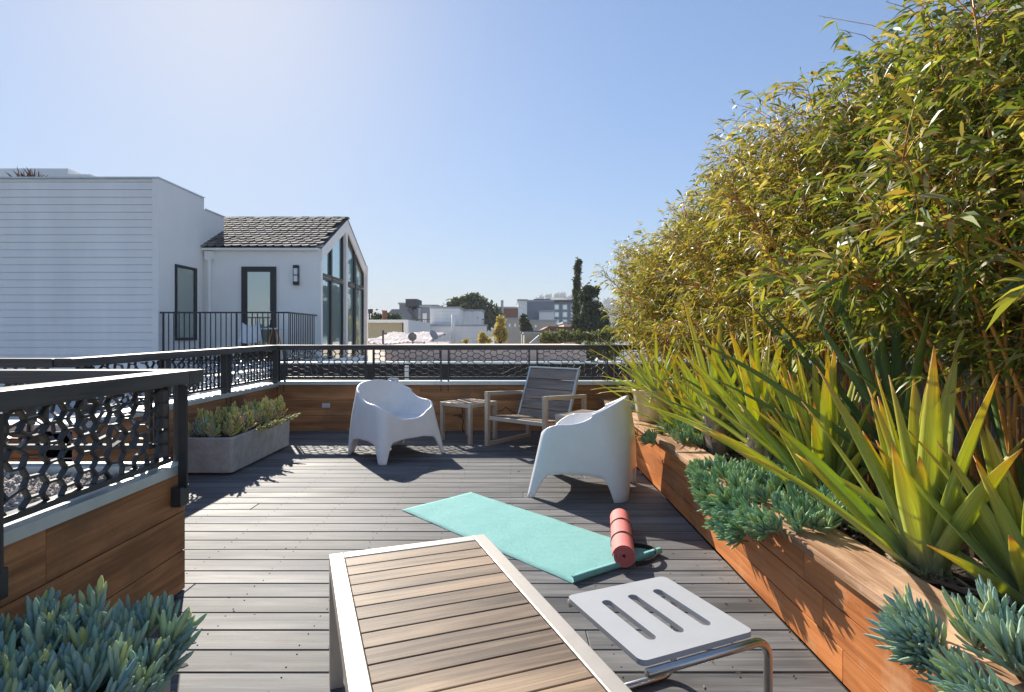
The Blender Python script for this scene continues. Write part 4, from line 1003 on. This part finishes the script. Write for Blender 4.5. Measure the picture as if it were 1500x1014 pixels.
for k in range(4): a = R(45+90*k); m = MB(); m.tube([(.05*math.cos(a),.05*math.sin(a),.72),(.24*math.cos(a),.24*math.sin(a),0)], .015, 6); m.build('leg', 'cane', r2)
# spiky plant on the roof
n = 46; P = np.zeros((n,3))+np.array([-10.28,12.0,4.40]); P[:,0] += rng.uniform(-.22,.22,n); a = rng.uniform(0,6.28,n); e = rng.uniform(.5,1.4,n)
V, fs = leaves(P, np.stack([np.cos(a)*np.cos(e),np.sin(a)*np.cos(e)*.5,np.sin(e)],1), rng.uniform(.3,.48,n), np.full(n,.035), .1); o = nmesh('spiky_roof_plant', V, fs, 'rust'); tag(o, 'small rusty spiky plant on the roof of the white house', 'plant')

# ------------------------------------------------------------------ roofs right behind the railings
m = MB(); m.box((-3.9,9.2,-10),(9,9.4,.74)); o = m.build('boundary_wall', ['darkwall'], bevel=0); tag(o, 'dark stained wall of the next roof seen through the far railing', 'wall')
m = MB(); m.box((-3.9,9.17,.741),(9,9.43,.772)); c = m.build('coping', 'zinc', o)
m = MB(); m.box((-3.88,9.401,-10),(9,15.8,.5)); o = m.build('flat_roof_building', 'roofm'); tag(o, 'low flat roofed building just beyond the dark wall', 'building')
m = MB(); m.box((W(591,0,9.0)[0],9.08,-1),(W(597,0,9.0)[0],9.14,.72)); o = m.build('vent_pipe', 'stucco', bevel=.01); tag(o, 'white square vent pipe in front of the dark wall behind the railing', 'pipe')
m = MB(); m.box((-3.6,16,-10),(2.1,19,.93)); o = m.build('peach_building', 'peach'); tag(o, 'low peach coloured building showing through the top of the far lattice', 'building')
m = MB(); m.box((-15,4.1,-10),(-4.35,11.46,.12)); m.box((-4.349,4.1,-10),(-4.2,11.46,.42)); o = m.build('neighbour_roof', 'roofm'); tag(o, 'pale flat roof below the siding wall, seen through the left lattice', 'building')
m = MB(); m.box((-4.199,7.6,-10),(-3.95,15.5,.66)); o = m.build('white_parapet', 'stucco'); tag(o, 'white parapet of the roof between the terrace and the white house', 'wall')

# ------------------------------------------------------------------ city background
GZ = -10
def bld(name, label, x0, x1, yt, Y, depth, m_, cat='building', group='city buildings beyond the terrace', yb=None, wins=None, roof=None, capm='roofm'):
    a = W(x0,yt,Y); b = W(x1,yt,Y); zt = a[2]; zb = GZ if yb is None else W(x0,yb,Y)[2]
    r = empty(name, (0,0,0), 0, label, cat, group)
    m = MB(); m.box((a[0],Y,zb),(b[0],Y+depth,zt)); m.build('wall', m_, r)
    t = .006*Y; m = MB(); m.box((a[0]-t*.3,Y-t*.3,zt+.002),(b[0]+t*.3,Y+depth,zt+t*.5)); m.build('roof', capm, r)
    for wv in (wins or []):
        wx0,wy0,wx1,wy1 = wv; p = W(wx0,wy0,Y); q = W(wx1,wy1,Y)
        m = MB(); m.box((p[0],Y-.06,q[2]),(q[0],Y-.002,p[2])); wo = m.build('window', 'stucco', r)
        e = (q[0]-p[0])*.16; m = MB(); m.box((p[0]+e,Y-.09,q[2]+e),(q[0]-e,Y-.0601,p[2]-e)); m.build('pane', 'glass', wo)
    return r
def lap(r, x0,x1,yt,yb,Y,pz,m_='siding'):
    a = W(x0,yt,Y); b = W(x1,yb,Y); m = MB(); z = b[2]
    while z < a[2]-.01:
        z2 = min(z+pz,a[2]); m.hexa([(a[0],Y-.08,z),(b[0],Y-.08,z),(b[0],Y-.001,z),(a[0],Y-.001,z),(a[0],Y-.02,z2-.02),(b[0],Y-.02,z2-.02),(b[0],Y-.001,z2-.02),(a[0],Y-.001,z2-.02)]); z += pz
    m.build('siding', m_, r)
bld('tan_building', 'low tan building with a pale cornice right of the gable windows', 500,589,473,35,12,'tan')
m = MB(); a = W(500,470,34.8); b = W(592,470,34.8); m.box((a[0],34.6,a[2]-.12),(b[0],47,a[2]+.06)); m.box((b[0]+.001,34.6,GZ),(b[0]+.3,47,a[2]+.06)); o = m.build('cornice_wall', 'stucco'); tag(o, 'pale roof edge and end wall of the tan building', 'wall')
for k,(x,s) in enumerate(((551,1.5),(558,1),(569,1.2),(576,1),(583,1.1))):
    c = np.array(W(x,468,37)); n = 160; P = c+rng.normal(size=(n,3))*np.array([.13,.13,.1])*s+[0,0,.12*s]
    V, fs = leaves(P, rng.normal(size=(n,3)), np.full(n,.13*s), np.full(n,.07*s), .1); o = nmesh('roof_shrub', V, fs, 'treed')
    tag(o, ['round shrub on the tan building nearest the lamp', 'tiny shrub beside the round one on the tan building', 'shrub next to the thin chimney on the tan building', 'low shrub in the row on the tan building roof', 'last shrub of the row on the tan roof'][k], 'shrub', 'shrubs on the tan building')
m = MB(); m.tube([W(541,470,36),W(541,458,36)], .05, 6); m.lathe([(0,0),(.2,.05),(.25,.3),(0,.35)], 10, W(541,460,36)); o = m.build('roof_lamp', 'dframe'); tag(o, 'thin lamp post above the tan building by the gable', 'lamp')
m = MB(); m.tube([W(563.5,469,36),W(563.5,455,36)], .16, 8); o = m.build('stove_pipe', 'rust'); tag(o, 'thin rusty flue pipe among the roof shrubs', 'pipe')
m = MB(); Y = 60; p = [W(560,468,Y),W(574,453,Y),W(590,453,Y),W(590,480,Y),W(560,480,Y)]; V = [(q[0],Y,q[2]) for q in p]+[(q[0],Y+8,q[2]) for q in p]
m.add(V, [(0,1,2,3,4),(9,8,7,6,5)]+[(i,5+i,5+(i+1)%5,(i+1)%5) for i in range(5)]); o = m.build('sloped_roof_building', 'grey'); tag(o, 'pale building with a sloping left edge behind the roof shrubs', 'building')
r = bld('concrete_tower', 'grey concrete block with a dark box on top in the distance', 585,603,446,58,6,'grey')
m = MB(); a = W(594,438,57); b = W(611,449,57); m.box((a[0],57,b[2]),(b[0],60,a[2])); m.build('tank', 'dgrey', r); m = MB(); a = W(598,449,57.5); b = W(605,452,57.5); m.box((a[0],57.6,b[2]),(b[0],59.5,a[2])); m.build('tank_stand', 'dgrey', r)
r = bld('white_flat_building', 'white flat roofed building behind the steep stair line', 603,640,449,62,10,'siding')
r = bld('brown_bay_building', 'grey brown bay between the white blocks', 616,630,450,56,3,'grey')
m = MB(); a = W(619,459,55.9); b = W(625,476,55.9); m.box((a[0],55.9,b[2]),(b[0],55.99,a[2])); m.build('door', 'stucco', r)
m = MB(); m.beam(W(598,453,54),W(612,470,54),.25,.25); o = m.build('outside_stair', 'dgrey'); tag(o, 'dark diagonal stair below the concrete tower', 'stair')
r = bld('lap_sided_building', 'largest white lap sided building in the middle distance', 630,673,452,46,8,'siding'); lap(r,630,673,452,505,46,.3)
r = bld('long_white_building', 'long low white building in front of the lap sided one', 589,712,478,44,1.8,'siding'); lap(r,589.5,629.5,478,500,44,.25); lap(r,674,711,478,500,44,.25)
bld('white_box_building', 'small white stair head box below the dark tree', 675,690,456,50,4,'stucco'); bld('white_box_building', 'right one of the small white stair head boxes, with a slit window', 690.5,706,456,50.5,4,'siding', wins=[(699,464,701,468)])
for nm_, x0, x1, lb in (('mesh_fence',596,630,'wire mesh fence on the roof left of the lap sided building'),('mesh_fence',706,730,'wire mesh fence on the roof below the dark tree')):
    m = MB(); a = W(x0,468,45); b = W(x1,477,45); x = a[0]
    while x < b[0]: m.beam((x,45,b[2]),(x,45,a[2]),.03,.03,up=(0,1,0)); x += .14
    m.beam((a[0],45,a[2]),(b[0],45,a[2]),.06,.06); o = m.build(nm_, 'dgrey'); tag(o, lb, 'fence', 'roof fences')
m = MB(); m.tube([W(664,503,43),W(664,461,43)], .14, 10); o = m.build('flue_pipe', 'stucco', smooth=True); tag(o, 'tall white flue pipe in front of the lap sided building', 'pipe')
# crumpled sheeting roof
nx_, ny_ = 90, 14; gx = np.linspace(W(533,0,24)[0], W(630,0,24)[0], nx_); gy = np.linspace(22,30,ny_); X,Y = np.meshgrid(gx,gy,indexing='ij')
Z = .85+.28*(Y-22)/8*1.6+.10*np.abs(np.sin(X*1.6+Y*.5))+rng.uniform(-.05,.05,X.shape); idx = np.arange(nx_*ny_).reshape(nx_,ny_); q = np.stack([idx[:-1,:-1],idx[1:,:-1],idx[1:,1:],idx[:-1,1:]],-1).reshape(-1,4)
o = nmesh('sheeted_roof', np.stack([X,Y,Z],-1).reshape(-1,3), [q], 'foil', smooth=False); so_ = o.modifiers.new('s','SOLIDIFY'); so_.thickness = .08; tag(o, 'crumpled pinkish white sheeting roof just above the far railing', 'roof')
m = MB(); m.box((gx[0],22.2,-10),(gx[-1],30,.7)); o = m.build('sheeted_building', 'stucco'); tag(o, 'low building under the crumpled sheeting roof', 'building')
for k,(x,y,rr,tl,mm,lb) in enumerate(((604,494,.16,12,'dgrey','dark round satellite dish above the far railing'),(634,492,.2,60,'grey','tilted pale satellite dish right of the dark one'))):
    c = W(x,y,21.5); r = empty('satellite_dish', c, 0, lb, 'satellite dish')
    m = MB(); m.lathe([(0,0),(rr*.6,.02),(rr,.06),(rr*1.02,.065),(rr,.072),(rr*.6,.032),(0,.012)], 24); o = m.build('dish', mm, r, smooth=True); o.rotation_euler = (R(80 if k == 0 else 60),0,R(10 if k == 0 else 55))
    m = MB(); m.tube([(0,.06,-.02),(0,.06,-.6)], .025, 6); m.build('mast', 'dgrey', r)
m = MB(); m.tube([W(561,504,21),W(561,484,21)], .04, 6); m.beam(W(561,489,21),W(567,489,21),.05,.06); o = m.build('antenna_post', 'dframe'); tag(o, 'short dark post with a side arm over the sheeting roof', 'post')
m = MB()
for x in (623,641): a = W(x,501,20.5); m.box((a[0],20.5,.5),(a[0]+.42,21,a[2]))
o = m.build('skylight', 'lamp', bevel=.02); tag(o, 'pair of white skylight boxes on the near roof edge', 'skylight')
# right-hand cluster
bld('brick_building', 'distant red brown building left of the grey block', 729,761,452,130,20,'brick')
bld('slim_white_building', 'slim white building between the brown and grey blocks', 759,772,441,128,18,'stucco', wins=[(762,448,764,451),(767,448,769,451),(762,456,764,459)])
wn = [(812+12*i,446+11*j,819+12*i,454+11*j) for i in range(3) for j in range(3)]
r = bld('grey_apartment_block', 'large distant grey apartment block with white framed windows', 771,852,442,140,25,'grey', wins=wn)
m = MB(); a = W(782,438,141); b = W(806,442,141); m.box((a[0],141,b[2]),(b[0],155,a[2])); a = W(812,439.5,139.5); b = W(842,441.5,139.5); m.box((a[0],139,b[2]-.1),(b[0],150,a[2])); m.build('roof_house', 'dgrey', r)
bld('white_wing_building', 'lower white wing in front of the grey apartment block', 790,812,457,136,3,'stucco')
bld('cream_house', 'cream house with a low roof right of the golden tree', 733,765,468,75,10,'cream', wins=[(745,474,748,479),(753,474,756,479)])
bld('cream_house', 'wide cream house below the grey apartment block', 765,815,471,85,10,'cream', wins=[(783,476,786,480)])
bld('cream_house', 'pinkish small house near the ivy covered tree', 826,846,474,70,8,'peach')
bld('tan_shed', 'small tan block with a grey roof above the railing', 768,790,489,38,6,'tan')
bld('solar_roof_building', 'flat roof with a dark blue edge above the tan block', 765,792,487.5,42,5,'grey', capm='dgrey')
m = MB(); Y = 36; p = [W(776,503,Y),W(790,491,Y),W(806,503,Y)]; V = [(q[0],Y,q[2]) for q in p]+[(q[0],Y+6,q[2]) for q in p]; m.add(V, [(0,1,2),(5,4,3),(0,3,4,1),(1,4,5,2)]); o = m.build('grey_gable', 'roofm'); tag(o, 'little grey gable roof left of the hedge', 'roof')
m = MB(); Y = 50; p = [W(795,483,Y),W(804,478,Y),W(838,479,Y),W(846,486,Y)]; V = [(q[0],Y,q[2]) for q in p]+[(q[0],Y+8,q[2]) for q in p]; m.add(V, [(0,1,2,3)[::-1],(4,5,6,7),(0,4,5,1),(1,5,6,2),(2,6,7,3)]); o = m.build('brown_roof', 'brick'); tag(o, 'brown hipped roof peeking over the hedge', 'roof')
m = MB(); m.tube([W(735.5,475,100),W(735.5,440,100)], .25, 6); o = m.build('utility_pole', 'roofm'); tag(o, 'thin pale pole standing beside the golden tree', 'pole')
# filler rows of roofs so the city reads between them
rd = random.Random(4)
for k in range(16):
    x = 535+k*23+rd.uniform(-6,6); yt = rd.uniform(476,486); Y = rd.uniform(180,320)
    bld('distant_house', ['distant pale house low on the skyline','distant cream house low on the skyline','distant grey house low on the skyline'][k%3], x, x+rd.uniform(14,30), yt, Y, 12, ['siding','cream','grey'][k%3], group=['distant pale houses low on the skyline','distant cream houses low on the skyline','distant grey houses low on the skyline'][k%3])

# trees
def tree(name, label, blobs, Y, n, size, lm, trunk=None, group=None, seed=0, cat='tree'):
    """blobs: (px,py,rx,ry) foliage masses in photo pixels at distance Y"""
    rg = np.random.default_rng(seed); Ps = []
    tot = sum(b[2]*b[3] for b in blobs); rx0 = blobs[0]
    base = W(trunk[0] if trunk else rx0[0], 492, Y); r = empty(name, (base[0],Y,GZ), 0, label, cat, group); og = np.array([base[0],Y,GZ])
    m = MB(); x0 = 0
    topz = max(W(b[0],b[1],Y)[2] for b in blobs)
    tr = .02*Y*.3; m.tube([(0,0,0),(.1,0,(topz-GZ)*.5),(0,.1,topz-GZ)], [tr,tr*.8,tr*.3], 7)
    for b in blobs:
        k = int(n*b[2]*b[3]/tot); c = np.array(W(b[0],b[1],Y)); sx = b[2]/F*Y; sz = b[3]/F*Y
        cl = max(6,k//35); cc = norm(rg.normal(size=(cl,3)))*rg.uniform(.35,.98,(cl,1))
        pick = rg.integers(0,cl,k); q = cc[pick]+rg.normal(size=(k,3))*.17
        Ps.append(c+q*np.array([sx,sx*.9,sz])-og)
        m.tube([(0,0,max(0,c[2]-GZ-sz)), tuple(c-og)], [tr*.4,tr*.15], 5)
    P = np.concatenate(Ps); V, fs = leaves(P, rg.normal(size=(len(P),3)), rg.uniform(.7,1.3,len(P))*size, rg.uniform(.7,1.3,len(P))*size*.45, .1)
    nmesh('crown', V, fs, lm, r); m.build('trunk', 'bark', r, smooth=True)
    return r
tree('cypress_tree', 'big dark spreading cypress tree behind the white stair head boxes', [(690,452,33,16),(708,460,22,14),(672,446,17,9),(694,440,16,9),(715,466,14,12),(664,450,9,6)], 95, 6500, .8, 'treed', seed=1)
tree('golden_tree', 'slender golden leaved tree above the railing', [(733,478,7,14),(731,492,9,12),(737,488,6,10)], 30, 1500, .16, 'treey', seed=2); tree('golden_shrub', 'small golden shrub left of the golden tree', [(709,498,9,8),(706,491,5,5)], 29, 500, .15, 'treey', seed=3, cat='shrub')
tree('golden_shrub', 'tiny golden sprig poking over the railing under the flue pipe', [(683,501,4,4)], 28, 120, .13, 'treey', seed=31, cat='shrub')
tree('dark_pine', 'small dark pine in front of the cream houses', [(769,476,7,8),(772,484,10,5),(766,468,4,6)], 60, 900, .4, 'treed', seed=4)
tree('ivy_clad_tree', 'tall narrow ivy clad trunk rising above the skyline', [(847,392,5,12),(846,412,5.5,14),(845,432,6,14),(845,455,7,14),(849,385,4,5)], 55, 5000, .22, 'treed', seed=5)
tree('grey_green_tree', 'bushy grey green tree right of the ivy clad trunk', [(860,432,12,16),(866,455,16,16),(868,478,22,16),(850,476,12,16),(872,425,8,6),(882,470,12,16)], 50, 9000, .28, 'treed', seed=6)
tree('garden_hedge', 'glossy green hedge row above the railing left of the bamboo', [(806,492,14,9),(825,492,16,9),(845,493,16,9),(870,494,18,10),(895,490,16,12),(800,497,10,7),(920,480,20,25)], 24, 9000, .11, 'treem', seed=7, cat='hedge')
tree('garden_shrub', 'green shrub seen through the lattice at its right end', [(850,520,30,12),(880,515,30,14)], 17, 3000, .1, 'treem', seed=8, cat='shrub')
# hills with tree line
nx_, ny_ = 160, 14; gx = np.linspace(-900,2200,nx_); gy = np.linspace(1000,1900,ny_); X,Y = np.meshgrid(gx,gy,indexing='ij')
ridge = 12+88/(1+np.exp(-(X-10)/28))+10*np.sin(X/60)
Z = -10+(ridge)*np.clip((Y-1000)/420,0,1)+rng.uniform(-1.5,1.5,X.shape); idx = np.arange(nx_*ny_).reshape(nx_,ny_); q = np.stack([idx[:-1,:-1],idx[1:,:-1],idx[1:,1:],idx[:-1,1:]],-1).reshape(-1,4)
o = nmesh('hills', np.stack([X,Y,Z],-1).reshape(-1,3), [q], 'hill'); o['kind'] = 'structure'
Ps = []; rg = np.random.default_rng(3)
for k in range(150):
    x = rg.uniform(-60,520); y = rg.uniform(1150,1500); rz = 12+88/(1+math.exp(-(x-10)/28))+10*math.sin(x/60)
    z = -10+rz*min(1,(y-1000)/420); s = rg.uniform(5,11); n = 90; Ps.append(np.array([x,y,z+s*.7])+rg.normal(size=(n,3))*s*.42)
P = np.concatenate(Ps); V, fs = leaves(P, rg.normal(size=(len(P),3)), rg.uniform(3,6,len(P)), rg.uniform(2,3.5,len(P)), .1); o = nmesh('hillside_woods', V, fs, 'treef'); tag(o, 'hazy line of trees along the distant hilltop', 'woods', kind='stuff')
m = MB()
for k in range(26):
    x = rg.uniform(-20,420); y = rg.uniform(1080,1300); rz = 12+88/(1+math.exp(-(x-10)/28))+10*math.sin(x/60); z = -10+rz*min(1,(y-1000)/420)
    w2 = rg.uniform(5,12); h = MB(); h.box((-w2/2,0,-5),(w2/2,10,rg.uniform(5,10))); o = h.build('hillside_house', ['siding','cream','grey'][k%3], loc=(x,y,z)); tag(o, ['tiny white house on the hazy hillside','tiny cream house on the hazy hillside','tiny grey house on the hazy hillside'][k%3], 'house', ['tiny white houses on the hazy hillside','tiny cream houses on the hazy hillside','tiny grey houses on the hazy hillside'][k%3])
m = MB(); m.box((-9000,-3000,-10.5),(9000,9000,GZ)); struct(m, 'ground', 'ground')

# air: pale even haze over the whole place
hm = bpy.data.materials.new('haze'); hm.use_nodes = True; nt = hm.node_tree; nt.nodes.remove(nt.nodes['Principled BSDF'])
pv = nt.nodes.new('ShaderNodeVolumePrincipled'); pv.inputs['Color'].default_value = (.9,.94,1,1); pv.inputs['Density'].default_value = .0005; pv.inputs['Anisotropy'].default_value = 0
nt.links.new(pv.outputs[0], nt.nodes['Material Output'].inputs['Volume']); M['haze'] = hm
m = MB(); m.box((-9500,-3500,-11.5),(9500,9500,135)); o = m.build('haze', 'haze'); o['kind'] = 'stuff'; o['label'] = 'pale haze over the city'
